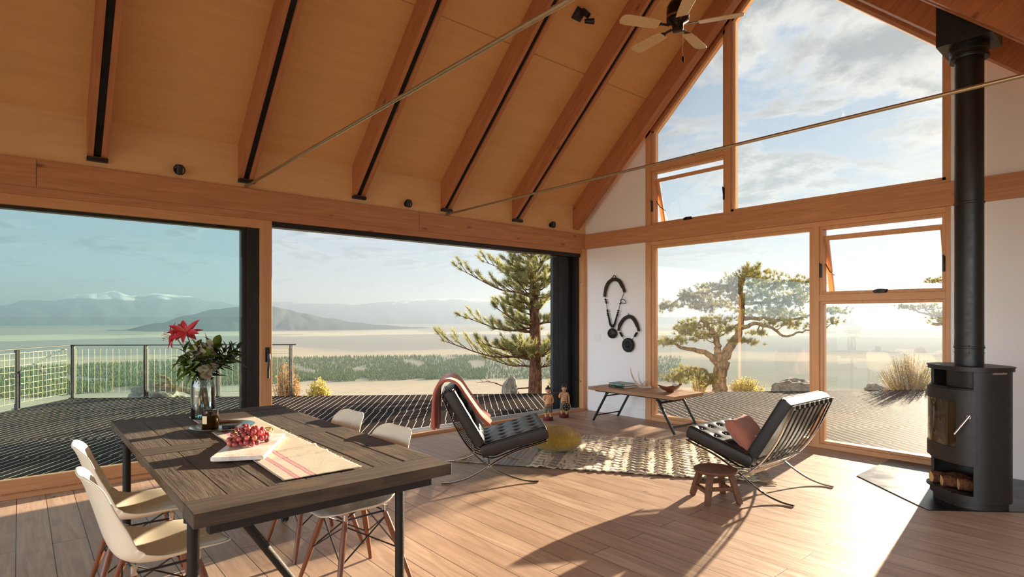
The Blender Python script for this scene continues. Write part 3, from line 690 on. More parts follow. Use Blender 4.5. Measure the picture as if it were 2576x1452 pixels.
def gnarled(label, base, rz, seed, sc, px0, limbs, clumps, dens=1.0, spread_y=.5, ts=1.0):
    """limbs: [(radius0, radius1, [(lateral, height) ...])] in photo-like units * sc"""
    rnd = random.Random(seed); r = thing('gnarled_tree', label, 'tree', base, rz)
    def P(p, dy): return V((p[0]-px0)*sc, dy, 1.45-base[2]-(p[1]-798)*sc)
    tr = MB(); ends = []
    for (ra, rb, path, yd) in limbs:
        n0 = len(path); pts = spline([P(p, yd*(i/(n0-1))**1.2) for i, p in enumerate(path)], 5); n = len(pts)
        pts = [p+V(0, 0, 0) if i in (0,) else p+V(rnd.gauss(0, .012), rnd.gauss(0, .02), rnd.gauss(0, .012)) for i, p in enumerate(pts)]
        tr.tube(pts, [ts*(ra+(rb-ra)*(i/(n-1))**.7) for i in range(n)], 10); ends += pts[3:]
    tr.build('trunk', bark_grey, r, smooth=True)
    br = MB(); nd = Tris()
    for (cx, cy, rx, ry) in clumps:
        for lay in range(2):
            c = P((cx, cy), rnd.uniform(-spread_y, spread_y)); a, b_ = rx*sc, ry*sc
            src = min(ends, key=lambda q: (q-c).length)
            br.tube(spline([src, src.lerp(c, .5)+V(0, 0, -.04), c], 4), [ts*(.016-.011*i/8) for i in range(9)], 5)
            N = int(dens*44*(rx*ry/1000)**.75)+8
            for _ in range(N):
                u = V(rnd.gauss(0, .5), rnd.gauss(0, .5), rnd.gauss(0, .42)); 
                if u.length > 1.15: u = u.normalized()*rnd.uniform(.8, 1.1)
                p = c+V(u.x*a, u.y*a*.9, u.z*b_)
                if rnd.random() < .3: br.tube([c.lerp(p, .2), p], [.004, .002], 3, cap=False)
                nd.tuft(p, V(u.x, u.y*.8, .55+.4*u.z), .085*ts, 22, rnd, 1.0, .009*ts)
    br.build('branches', bark_grey, r); nd.build('foliage', leaf_mat('tree_foliage', S(88, 92, 40), S(172, 158, 84), 3), r); return r
T2 = (11.273, 6.37, -.25)
gnarled('gnarled spreading tree beyond the deck, seen through the big lower window', T2, TREE_RZ, 5, .00858, 1812,
        [(.165, .14, [(1812, 1000), (1811, 960), (1813, 925), (1817, 895)], 0), (.12, .03, [(1817, 905), (1835, 875), (1853, 845), (1866, 805), (1868, 760), (1866, 720), (1882, 690)], .1), (.10, .04, [(1811, 920), (1806, 880), (1800, 850), (1778, 825), (1760, 800)], -.2),
         (.085, .015, [(1810, 915), (1775, 885), (1735, 878), (1700, 862), (1668, 858)], .25), (.05, .012, [(1862, 825), (1900, 815), (1935, 825), (1965, 845), (2000, 832), (2035, 826)], -.3), (.055, .012, [(1867, 800), (1920, 802), (1990, 806), (2060, 790), (2112, 772)], .35),
         (.04, .012, [(1867, 765), (1920, 760), (1990, 742), (2030, 730)], -.2), (.045, .012, [(1866, 740), (1825, 725), (1785, 735), (1735, 745), (1695, 770)], .4), (.04, .01, [(1798, 945), (1760, 925), (1720, 930), (1690, 940)], -.3), (.04, .012, [(1806, 955), (1775, 962), (1745, 985)], -.35)],
        [(1905, 682, 35, 20), (1880, 702, 48, 22), (1932, 718, 62, 26), (1990, 724, 45, 24), (2018, 748, 34, 22), (1890, 745, 55, 24), (1960, 762, 62, 22), (1902, 785, 46, 16), (1985, 790, 55, 17), (1950, 812, 32, 12), (2022, 820, 28, 10), (2092, 783, 34, 11), (2082, 808, 20, 9),
         (1832, 722, 32, 24), (1790, 742, 38, 20), (1727, 745, 20, 15), (1756, 762, 42, 18), (1692, 772, 24, 16), (1800, 772, 44, 17), (1840, 757, 36, 20), (1776, 722, 16, 10),
         (1792, 808, 42, 17), (1750, 820, 38, 17), (1718, 835, 32, 13), (1822, 828, 36, 13), (1700, 856, 40, 11), (1862, 858, 36, 9), (1905, 838, 22, 7), (1780, 846, 40, 13), (1668, 862, 22, 9), (1728, 935, 42, 15), (1700, 950, 30, 10), (1768, 950, 28, 10)], 1.0)
gnarled('second gnarled tree at the right edge of the glass, behind the stove pipe', (43.24, 7.72, -7.6), TREE_RZ, 9, .0235, 2470,
        [(.15, .12, [(2470, 1185), (2466, 1020), (2468, 960), (2460, 900)], 0), (.10, .03, [(2462, 905), (2440, 850), (2400, 820), (2350, 815)], .1), (.09, .02, [(2462, 905), (2480, 820), (2440, 760), (2380, 712)], .1), (.05, .01, [(2430, 840), (2370, 800), (2310, 785), (2285, 765)], -.2)],
        [(2340, 775, 40, 12), (2375, 792, 34, 16), (2400, 802, 46, 20), (2310, 772, 24, 7), (2352, 707, 22, 8), (2440, 760, 44, 20), (2500, 740, 44, 24), (2365, 812, 30, 8)], 1.0, 1.2, 2.6)
def shrub(name, label, base, w, h, seed, n, leafmat, twigmat, leafL=.035, tall=1.0, group=None):
    rnd = random.Random(seed); r = thing(name, label, 'shrub', base)
    tw = MB(); lf = Tris()
    for i in range(n):
        a = rnd.random()*6.283; q = rnd.random()**.6; e = V(w*.5*q*math.cos(a), w*.5*q*math.sin(a), h*(1-.45*q*q)*rnd.uniform(.65, 1.05)*tall)
        s_ = V(e.x*.12, e.y*.12, 0); mid = s_.lerp(e, .5)+V(e.x*.12, e.y*.12, -.03)
        tw.tube([s_, mid, e], [.006, .0045, .002], 3, cap=False)
        for j in range(9):
            t = .35+.65*rnd.random(); p = (s_.lerp(mid, t*2) if t < .5 else mid.lerp(e, t*2-1))+V(rnd.gauss(0, .02), rnd.gauss(0, .02), rnd.gauss(0, .015))
            lf.leaf(p, V(rnd.gauss(0, 1), rnd.gauss(0, 1), rnd.uniform(-.2, 1.2)), leafL*rnd.uniform(.6, 1.3), leafL*.42, rnd)
    tw.build('twigs', twigmat, r); lf.build('leaves', leafmat, r); return r
twig = plain('dry_twig', S(150, 128, 96), .9, 0, .2, 10, 0)
sage = leaf_mat('sage_leaf', S(150, 140, 96), S(206, 190, 140), 6); yellow = leaf_mat('yellow_leaf', S(168, 160, 62), S(222, 204, 110), 5); ochre = leaf_mat('ochre_leaf', S(150, 116, 62), S(206, 158, 86), 5)
shrub('sage_shrub', 'dry grey-gold sagebrush between pale rocks, right lower window', (14.1, 3.72, -.25), 1.15, .95, 2, 330, sage, twig, .035)
shrub('yellow_shrub', 'low bright yellow-green shrub beside the gnarled trunk', (11.75, 6.05, -.25), .75, .45, 4, 190, yellow, twig, .04)
shrub('yellow_shrub', 'narrow bright yellow-green shrub close against the gnarled trunk', (11.1, 6.75, -.25), .34, .5, 8, 90, yellow, twig, .04)
shrub('ochre_shrub', 'ochre shrub behind the end post of the deck railing', (3.98, 11.42, -.5), .55, 1.15, 6, 220, ochre, twig, .045)
shrub('leafy_shrub', 'fresh green leafy shrub at the foot of the railing end post', (4.42, 10.95, -.35), .5, .62, 7, 170, yellow, twig, .06)
shrub('ochre_shrub', 'golden bush half hidden between the pine trunk and the black shutter', (8.75, 8.35, -.5), 1.0, 1.25, 12, 320, yellow, twig, .05)
def rock(label, base, sx, sy, sz, seed, mat):
    m_ = MB(); bmesh.ops.create_icosphere(m_.b, subdivisions=4, radius=1)
    for v in m_.b.verts:
        p = v.co.copy(); q = p*1.3+Vector((seed, seed*2.1, 0))
        d_ = 1+.32*mnoise.fractal(q, 1, 2, 4)+.10*mnoise.cell(q*2.2)
        v.co = Vector((p.x*d_*sx, p.y*d_*sy, max(-.35, p.z)*d_*sz))
    o = m_.build('rock', mat, smooth=True, angle=30); o.location = base; o.rotation_euler.z = TREE_RZ; return tag(o, label, 'rock')
def rock_mat():
    m, k, b, o = new_mat('lichen_rock'); v = objvec(k); n = k.noise(v, 5, 7, .65); n2 = k.noise(v, 14, 4)
    c = k.ramp(n, [(.3, S(84, 82, 82)), (.6, S(150, 142, 130)), (.75, S(184, 176, 160))]); c = k.mix(k.ramp(n2, [(.55, (0, 0, 0)), (.7, (.6,)*3)]), c, S(120, 104, 76))
    setb(k, b, color=c, rough=.95, spec=.1, normal=k.bump(n, .9, .05)); return m
RK = rock_mat()
rock('craggy grey rock behind the deck edge, beside the window post', (12.2, 5.22, -.12), .46, .4, .30, 1.3, RK)
rock('small pale rock left of the sagebrush', (13.42, 4.12, -.1), .2, .2, .17, 4.1, RK)
rock('small pale rock right of the sagebrush, by the stove', (14.75, 3.15, -.1), .23, .22, .18, 6.3, RK)
rock('stacked grey rock left of the pine trunk', (7.62, 8.95, -.2), .2, .22, .36, 3.2, RK)
rock('low grey boulder behind the wire railing', (1.95, 12.85, -.2), .55, .4, .34, 5.5, RK)
m_ = MB(); m_.tube(spline([(-.45, 0, .16), (-.2, .02, .10), (.1, -.02, .02), (.42, 0, -.06)], 5), [.05+.008*math.sin(i*1.9) for i in range(16)], 8); m_.tube(spline([(-.2, 0, .1), (-.32, .05, .25), (-.5, .05, .3)], 4), .03, 6)
o = m_.build('driftwood', bark_grey, smooth=True); o.location = (2.35, 12.35, .03); o.rotation_euler.z = TREE_RZ; tag(o, 'bleached dead branch lying beside the boulder behind the railing', 'driftwood')
# ------------------------------------------------------------------ furniture materials
def reclaimed(name, ax):
    m, k, b, o = new_mat(name); tc = k.n('ShaderNodeTexCoord').outputs['Object']; sp = k.n('ShaderNodeSeparateXYZ', {0: tc}).outputs
    cr = sp[0] if ax == 1 else sp[1]
    pid = k.n('ShaderNodeTexWhiteNoise', {'W': k.math('FLOOR', k.math('ADD', k.math('DIVIDE', cr, .152), .51))}, noise_dimensions='1D').outputs[0]
    off = k.n('ShaderNodeCombineXYZ', {0: k.math('MULTIPLY', pid, 9.0), 1: k.math('MULTIPLY', pid, 23.0), 2: 0.0}).outputs[0]
    v = k.vmath('ADD', objvec(k), off)
    st = [14, 14, 14]; st[ax] = 1.1; st2 = [70, 70, 70]; st2[ax] = 2.5
    g = k.noise(k.mapping(v, tuple(st)), 1.6, 7, .68, 1.6); g2 = k.noise(k.mapping(v, tuple(st2)), 1.3, 4, .6, .4); bl = k.noise(v, 3.2, 4)
    c = k.ramp(g, [(.30, S(30, 25, 22)), (.45, S(72, 60, 50)), (.60, S(100, 85, 71)), (.8, S(132, 115, 97))])
    c = k.mix(.4, c, k.mix(g2, S(34, 28, 24), S(122, 106, 90)))
    c = k.mix(k.math('MULTIPLY', pid, .45), c, S(62, 51, 43)); c = k.mix(k.ramp(bl, [(.55, (0, 0, 0)), (.75, (.4,)*3)]), c, S(126, 102, 74))
    cr_ = k.ramp(k.noise(k.mapping(v, tuple(x*.8 for x in st)), 2.3, 5, .6, 2.0), [(.30, (1, 1, 1)), (.36, (0, 0, 0))])
    c = k.mix(k.math('MULTIPLY', cr_, .8), c, S(24, 18, 14))
    h = k.math('SUBTRACT', k.math('ADD', g, k.math('MULTIPLY', g2, .4)), k.math('MULTIPLY', cr_, .6))
    setb(k, b, color=c, rough=.68, spec=.3, normal=k.bump(h, .9, .008)); return m
M['rec_x'], M['rec_y'] = reclaimed('reclaimed_elm_across', 0), reclaimed('reclaimed_elm_along', 1)
M['pipe'] = plain('black_iron_pipe', S(42, 37, 32), .55, .6, .3, 40, .5)
M['shell'] = plain('white_moulded_plastic', S(224, 211, 188), .28, 0, .01, 3, 0, spec=.5)
M['walnut_leg'] = wood('red_brown_dowel', S(134, 82, 54), S(98, 54, 34), 2, 3, .35, False, .05)
M['chrome'] = plain('polished_steel', S(205, 200, 192), .16, 1, .04, 10, .0)
def leather():
    m, k, b, o = new_mat('black_leather'); v = objvec(k)
    vo = k.n('ShaderNodeTexVoronoi', {'Vector': v, 'Scale': 420.0}).outputs['Distance']; n = k.noise(v, 9, 5, .6, .4)
    setb(k, b, color=k.mix(n, S(13, 12, 12), S(25, 23, 22)), rough=k.ramp(n, [(.3, (.30,)*3), (.7, (.44,)*3)]), spec=.6, normal=k.bump(k.math('ADD', k.math('MULTIPLY', vo, .25), k.math('MULTIPLY', n, .8)), .28, .006)); return m
M['leather'] = leather()
M['strap'] = plain('black_strap', S(20, 18, 17), .6, 0, .2, 20, .05, spec=.25)

# ------------------------------------------------------------------ dining table
T = thing('dining_table', 'big dining table of weathered grey-brown boards on iron pipe legs', 'table', (1.0075, 3.445, 0))
tx, ty, tz = .5475, 1.195, .76
m_ = MB(); rndt = random.Random(4); W6 = 2*tx/7
for a, b_ in ((-ty+.175, -.085), (.085+.0, ty-.175)):
    for i in range(7):
        x0 = -tx+i*W6; dz = rndt.uniform(-.003, .0012)
        m_.box((x0+.0012, a+.0015, tz-.045), (x0+W6-.0012, b_-.0015, tz+dz))
m_.build('plank_panel', M['rec_y'], T, bevel=.003)
for a, b_ in ((-ty, -ty+.175), (-.085, .085), (ty-.175, ty)):
    m_ = MB(); m_.box((-tx, a, tz-.055), (tx, b_, tz)); m_.build('cross_board', M['rec_x'], T, bevel=.004)
m_ = MB(); m_.box((-tx+.01, -ty+.1, tz-.056), (tx-.01, ty-.1, tz-.046)); m_.build('underside_board', M['rec_y'], T)
for yy in (-ty+.11, ty-.35):
    m_ = MB(); m_.box((-tx+.07, yy-.022, tz-.115), (tx-.055, yy+.022, tz-.056)); m_.build('end_rail', M['black_metal'], T, bevel=.004)
for xx in (-tx+.12, tx-.12):
    m_ = MB(); m_.box((xx-.018, -ty+.13, tz-.10), (xx+.018, ty-.37, tz-.056)); m_.build('side_rail', M['black_metal'], T, bevel=.003)
for lx, ly in ((-.507, -1.00), (.352, -1.045), (-.517, .70), (.42, .70)):
    m_ = MB(); m_.lathe([(.0215, .105), (.0215, tz-.085), (.033, tz-.085), (.033, tz-.07), (.020, tz-.066), (.020, tz-.054)], 18, (lx, ly, 0))
    m_.lathe([(.023, .105), (.027, .11), (.027, .14), (.0215, .145)], 18, (lx, ly, 0)); lg = m_.build('leg', M['pipe'], T, smooth=True)
    c_ = MB(); c_.box((lx-.016, ly-.02, .06), (lx+.016, ly+.02, .106))
    for s_ in (-.013, .013): c_.lathe([(.001, -.006), (.034, -.006), (.037, 0), (.034, .006), (.001, .006)], 18, (lx+s_, ly, .037), ax='x')
    c_.build('caster', M['black_metal'], lg, smooth=True)
m_ = MB(); m_.tube([(-.35, -1.02, tz-.09), (.02, -1.04, .10)], .0175, 12); 
m_.build('brace', M['pipe'], T, smooth=True)
m_ = MB(); m_.tube([(-.507, -1.0, .13), (.352, -1.045, .13)], .0165, 10); m_.build('stretcher', M['pipe'], T, smooth=True)

# ------------------------------------------------------------------ white shell chairs
SHP = [(.248, .436), (.243, .441), (.228, .445), (.200, .446), (.12, .436), (.03, .424), (-.06, .420), (-.13, .432), (-.178, .468), (-.205, .53), (-.225, .60), (-.247, .68), (-.268, .75), (-.286, .795), (-.300, .815)]
SHW = [.085, .145, .190, .216, .230, .236, .235, .233, .231, .228, .224, .216, .200, .168, .100]
def shell_surface(u, v):
    n = len(SHP)-1; t = u*n; i = min(int(t), n-1); f_ = t-i
    def cr(a, j):
        p = [a[max(0, min(n, q))] for q in (j-1, j, j+1, j+2)]
        return .5*(2*p[1]+(p[2]-p[0])*f_+(2*p[0]-5*p[1]+4*p[2]-p[3])*f_**2+(3*p[1]-p[0]-3*p[2]+p[3])*f_**3)
    y, z_, w = cr([p[0] for p in SHP], i), cr([p[1] for p in SHP], i), cr(SHW, i)
    y2, z2 = SHP[min(i+1, n)]; y1, z1 = SHP[i]; L = math.hypot(y2-y1, z2-z1); ny, nz = (z2-z1)/L, -(y2-y1)/L
    if u > 0: ny, nz = abs(ny)*(1 if True else 0), abs(nz)
    s_ = v*2-1; e = abs(s_)**2.6
    lift = lerp_table([(0, .002), (.2, .018), (.36, .050), (.54, .080), (.65, .072), (.82, .045), (1, .012)], u)
    return (s_*w*(1-.05*e), y+ny*lift*e, z_+nz*lift*e)
def shell_chair(label, loc, rz, first=[None]):
    if first[0]:
        r = copy_tree(first[0]); r.location = loc; r.rotation_euler.z = rz; r['label'] = label; return r
    r = thing('shell_chair', label, 'chair', loc, rz, 'white shell chairs round the dining table'); first[0] = r
    MB().grid(40, 21, shell_surface).build('shell', M['shell'], r, smooth=True, solid=.009, subsurf=1)
    tops = [(-.115, .115), (.115, .115), (-.115, -.12), (.115, -.12)]; feet = [(-.215, .215), (.215, .215), (-.215, -.23), (.215, -.23)]
    for (a, b_), (c_, d_) in zip(tops, feet):
        m_ = MB(); P_ = [V(a, b_, .388), V(a, b_, .388).lerp(V(c_, d_, 0), .1), V(a, b_, .388).lerp(V(c_, d_, 0), .35), V(c_, d_, 0)]
        m_.tube(P_, [.0135, .0155, .017, .0105], 12); m_.build('leg', M['walnut_leg'], r, smooth=True)
    for (a, b_) in tops:
        m_ = MB(); m_.box((a-.014, b_-.009, .388), (a+.014, b_+.009, .398)); m_.lathe([(.013, .396), (.013, .425)], 10, (a*1.05, b_*1.02, 0)); m_.build('bracket', M['chrome'], r)
    def on(i, t): return V(*tops[i], .388).lerp(V(*feet[i], 0), t)
    m_ = MB()
    for i, j in ((0, 1), (2, 3), (0, 2), (1, 3)):
        for p, q in ((i, j), (j, i)): m_.tube([on(p, .06), on(q, .52)], .0042, 6)
    for i in range(4): m_.lathe([(.001, -.003), (.010, 0), (.001, .003)], 8, tuple(on(i, .52)))
    for (a, b_), (c_, d_) in ((tops[0], tops[1]), (tops[2], tops[3]), (tops[0], tops[2]), (tops[1], tops[3])): m_.tube([(a, b_, .392), (c_, d_, .392)], .0055, 6)
    m_.build('wire_brace', M['black_metal'], r); return r
shell_chair('white shell chair at the table corner, lowest at left in the photo', (.475, 2.93, 0), R(-90)+R(2))
shell_chair('white shell chair on the glass side of the other left-hand one', (.495, 3.58, 0), R(-90)-R(3))
shell_chair('white shell chair whose seat shows under the near right table end', (1.39, 2.95, 0), R(90)+R(4))
shell_chair('white shell chair at the table side nearest the open doorway', (1.43, 3.62, 0), R(90)+R(3))

# ------------------------------------------------------------------ black leather lounge chairs
def cushion(mb, w, l, t, nx, ny, dent, seed=1, puff=.012, back_dent=True):
    """tufted slab lying in x (width) and y (length), thickness t, centred"""
    rnd = random.Random(seed); nu, nv = 61, 53
    bx = [(-w/2+w*(i+.5)/nx) for i in range(nx)]; by = [(-l/2+l*(j+.5)/ny) for j in range(ny)]
    pts = [(x+rnd.gauss(0, .004), y+rnd.gauss(0, .004)) for x in bx for y in by]
    def h(x, y):
        ex = max(0, abs(x)-(w/2-.03))/.03; ey = max(0, abs(y)-(l/2-.03))/.03
        z_ = t/2-.012*(min(1, ex)**2+min(1, ey)**2)+puff
        d_ = 0
        for px_, py_ in pts:
            q = (x-px_)**2+(y-py_)**2
            d_ += math.exp(-q/.0009)*dent+math.exp(-q/.0050)*dent*.18
        fold = .0022*math.sin(x*120+math.sin(y*50)*1.5)*math.exp(-min((x-p)**2 for p in bx)/.002)
        return z_-d_+fold*min(1, d_*60+.3)
    def top(u, v): x, y = (u-.5)*w, (v-.5)*l; return (x, y, h(x, y))
    def bot(u, v): x, y = (u-.5)*w, (v-.5)*l; return (x, y, -(h(x, y) if back_dent else t/2-.008))
    n0 = len(mb.b.verts); mb.grid(nu, nv, top); mb.grid(nu, nv, bot); mb.b.verts.ensure_lookup_table()
    vs = mb.b.verts[n0:]; A = vs[:nu*nv]; B = vs[nu*nv:]
    ring = [(i, 0) for i in range(nu)]+[(nu-1, j) for j in range(1, nv)]+[(i, nv-1) for i in range(nu-2, -1, -1)]+[(0, j) for j in range(nv-2, 0, -1)]
    mids = []
    for i, j in ring:
        a, b_ = A[i*nv+j].co, B[i*nv+j].co; c_ = (a+b_)/2; out = Vector((c_.x/(w/2), c_.y/(l/2), 0)); out = Vector((out.x if abs(out.x) > .985 else 0, out.y if abs(out.y) > .985 else 0, 0))
        mids.append([mb.b.verts.new(a.lerp(b_, f_)+out*.008*math.sin(PI*f_)) for f_ in (.12, .5, .88)])
    N = len(ring)
    for q in range(N):
        i, j = ring[q]; i2, j2 = ring[(q+1) % N]; c1 = [A[i*nv+j]]+mids[q]+[B[i*nv+j]]; c2 = [A[i2*nv+j2]]+mids[(q+1) % N]+[B[i2*nv+j2]]
        for a in range(4): mb.b.faces.new((c1[a], c1[a+1], c2[a+1], c2[a]))
    return pts, [A[i*nv+j].co.copy() for i, j in ring], [B[i*nv+j].co.copy() for i, j in ring], [(p, h(*p)) for p in pts]
def frame_mat4(y0, z0, y1, z1):
    """maps cushion y to the direction (y0,z0)->(y1,z1), centred on it"""
    d = V(0, y1-y0, z1-z0).normalized(); x = V(1, 0, 0); n = x.cross(d)
    m = Matrix((x, d, n)).transposed().to_4x4(); m.translation = V(0, (y0+y1)/2, (z0+z1)/2); return m
def lounge_chair(label, loc, rz, first=[None]):
    if first[0]:
        r = copy_tree(first[0]); r.location = loc; r.rotation_euler.z = rz; r['label'] = label; return r
    r = thing('lounge_chair', label, 'armchair', loc, rz, 'black leather lounge chairs on the rug'); first[0] = r
    CA = spline([(-.415, .765), (-.352, .62), (-.287, .479), (-.205, .345), (-.11, .235), (0, .150), (.13, .075), (.28, .022), (.36, .009), (.433, .007)], 5) if False else None
    def yz(P_, x): return spline([(x, a, b_) for a, b_ in P_], 5)
    PA = [(-.415, .765), (-.352, .62), (-.287, .479), (-.205, .345), (-.11, .235), (0, .150), (.13, .077), (.28, .025), (.37, .010), (.433, .0075)]
    PB = [(.515, .362), (.40, .325), (.29, .295), (.18, .252), (.08, .20), (0, .150), (-.09, .095), (-.20, .042), (-.32, .012), (-.417, .0075)]
    for x in (-.38, .38):
        MB().tube(yz(PA, x), .0062, 8, up=(1, 0, 0), flat=2.8).build('back_frame', M['chrome'], r, smooth=True, angle=60)
        MB().tube(yz(PB, x), .0062, 8, up=(1, 0, 0), flat=2.8).build('seat_frame', M['chrome'], r, smooth=True, angle=60)
    for (y, z_) in ((-.410, .752), (-.135, .262), (.51, .357), (0, .150)):
        m_ = MB(); m_.box((-.375, y-.006, z_-.016), (.375, y+.006, z_+.016)); m_.build('cross_bar', M['chrome'], r, bevel=.002)
    for i in range(8):
        x = -.32+.64*i/7
        m_ = MB(); m_.tube(yz([(-.413, .758), (-.350, .617), (-.285, .476), (-.203, .342), (-.135, .262)], x), .003, 6, up=(1, 0, 0), flat=6); m_.box((x-.02, -.42, .735), (x+.02, -.40, .768)); m_.build('back_strap', M['strap'], r)
    for i in range(8):
        x = -.32+.64*i/7
        m_ = MB(); m_.tube(yz([(.51, .362), (.40, .327), (.29, .297), (.18, .256), (.02, .205), (-.135, .262)], x), .003, 6, up=(1, 0, 0), flat=6); m_.build('seat_strap', M['strap'], r)
    for nm, fr_, (w, l, t) in (('seat_cushion', (-.055, .268, .50, .428), (.74, .60, .105)), ('back_cushion', (-.352, .785, -.085, .335), (.74, .54, .10))):
        m_ = MB(); pts, e1, e2, bt = cushion(m_, w, l, t, 5, 4, .017 if nm == 'seat_cushion' else .022, 3, back_dent=False)
        mt = frame_mat4(*fr_)
        for v in m_.b.verts: v.co = mt @ v.co
        cu = m_.build(nm, M['leather'], r, smooth=True, angle=70)
        for e in (e1, e2): MB().tube([mt @ p for p in e[::2]], .0048, 6, closed=True).build('piping', M['leather'], cu, smooth=True)
        b0 = None
        for (px_, py_), hz_ in bt:
            if b0 is None: m_ = MB(); m_.ball((0, 0, 0), .011, 8, 6); b_ = b0 = m_.build('button', M['leather'], cu, smooth=True)
            else: b_ = b0.copy(); C.objects.link(b_)
            b_.location = mt @ V(px_, py_, hz_+.003)
    return r
lounge_chair('black leather lounge chair seen from behind, near the stool', (4.87, 2.345, 0), 0)
lounge_chair('black leather lounge chair near the doorway, throw over its back', (3.337, 4.24, 0), R(-126.6))
# pillow
def pillow(mb, w, h_, t, n=25):
    def f(sg):
        def g(u, v):
            a, b_ = u*2-1, v*2-1; e = max(0, (1-a**4))**.55*max(0, (1-b_**4))**.55
            pin = 1-.07*(1-abs(a))*0-.06*(b_*b_)*(1-a*a)*0
            return (a*w/2*(1-.09*(1-b_*b_)*abs(a)), b_*h_/2*(1-.09*(1-a*a)*abs(b_)), sg*(t/2)*e*(1+.05*math.sin(a*9+b_*4)+.04*math.sin(b_*11)))
        return g
    mb.grid(n, n, f(1)); mb.grid(n, n, f(-1)); bmesh.ops.remove_doubles(mb.b, verts=mb.b.verts, dist=1e-5)
def cloth_mat(name, c1, c2, sc=220, rough=.9, bump=.35):
    m, k, b, o = new_mat(name); v = objvec(k); w1 = k.n('ShaderNodeTexWave', {'Vector': v, 'Scale': sc, 'Distortion': 1.0, 'Detail': 1.0}).outputs['Fac']; n = k.noise(v, 14, 5, .6)
    setb(k, b, color=k.mix(n, c1, c2), rough=rough, spec=.15, sheen=.3, normal=k.bump(k.math('ADD', k.math('MULTIPLY', w1, .3), n), bump, .006)); return m
m_ = MB(); pillow(m_, .42, .36, .16)
pl_ = m_.build('throw_pillow', cloth_mat('terracotta_linen', S(150, 92, 76), S(180, 116, 96)), smooth=True, angle=0)
pl_.location = (4.77, 2.44, .435); pl_.rotation_euler = (R(50), 0, R(6)); tag(pl_, 'terracotta linen pillow leaning on the back of the lounge chair by the stool', 'pillow')
# throw over the back of the far chair
def throw_mat():
    m, k, b, o = new_mat('striped_wool_throw'); tc = k.n('ShaderNodeTexCoord').outputs['UV']; sp = k.n('ShaderNodeSeparateXYZ', {0: tc}).outputs
    n = k.noise(k.n('ShaderNodeTexCoord').outputs['Object'], 30, 4)
    c = k.ramp(sp[0], [(0, S(176, 84, 70)), (.10, S(176, 84, 70)), (.11, S(214, 136, 112)), (.2, S(214, 136, 112)), (.21, S(160, 70, 66)), (.34, S(186, 92, 82)), (.35, S(222, 158, 140)), (.42, S(222, 158, 140)), (.43, S(150, 62, 62)), (.6, S(190, 100, 86)), (.61, S(224, 150, 116)), (.72, S(224, 150, 116)), (.73, S(168, 76, 70)), (1, S(190, 96, 82))], 'LINEAR')
    c = k.mix(.25, c, k.mix(n, S(130, 56, 52), S(226, 160, 140)))
    setb(k, b, color=c, rough=.95, spec=.1, sheen=.5, normal=k.bump(k.noise(k.n('ShaderNodeTexCoord').outputs['Object'], 160, 3), .4, .004)); return m
dr = [(.02, .47), (-.07, .55), (-.14, .645), (-.215, .755), (-.275, .845), (-.345, .885), (-.415, .865), (-.465, .79), (-.478, .70), (-.482, .60), (-.485, .50), (-.487, .42)]
dr = spline([(0, a, b_) for a, b_ in dr], 4)
bmd = MB(); nX = 22; uvs = {}
g = []
for i, p in enumerate(dr):
    t = i/(len(dr)-1); row = []
    for j in range(nX):
        s_ = j/(nX-1); wv = .014*math.sin(s_*13+t*3)*(.25+abs(t-.45)*1.8)
        x = -.33+.60*s_; nar = .06*max(0, t-.55)*1.5*(1-2*s_)+.05*max(0, .3-t)*(1-2*s_)
        row.append(bmd.b.verts.new((x+nar, p.y+(wv if t < .45 else -wv*1.6), p.z+wv*.4-.03*math.sin(s_*5)*max(0, t-.9)*6)))
    g.append(row)
uvl = bmd.b.loops.layers.uv.new('UVMap')
for i in range(len(g)-1):
    for j in range(nX-1):
        f_ = bmd.b.faces.new((g[i][j], g[i][j+1], g[i+1][j+1], g[i+1][j]))
        for lp, (a, b_) in zip(f_.loops, ((i, j), (i, j+1), (i+1, j+1), (i+1, j))): lp[uvl].uv = (b_/(nX-1), a/(len(g)-1))
th = bmd.build('wool_throw', throw_mat(), smooth=True, solid=.026, subsurf=1); th.location = (3.337, 4.24, 0); th.rotation_euler.z = R(-126.6)
tag(th, 'salmon striped wool throw draped over the lounge chair by the doorway', 'blanket')

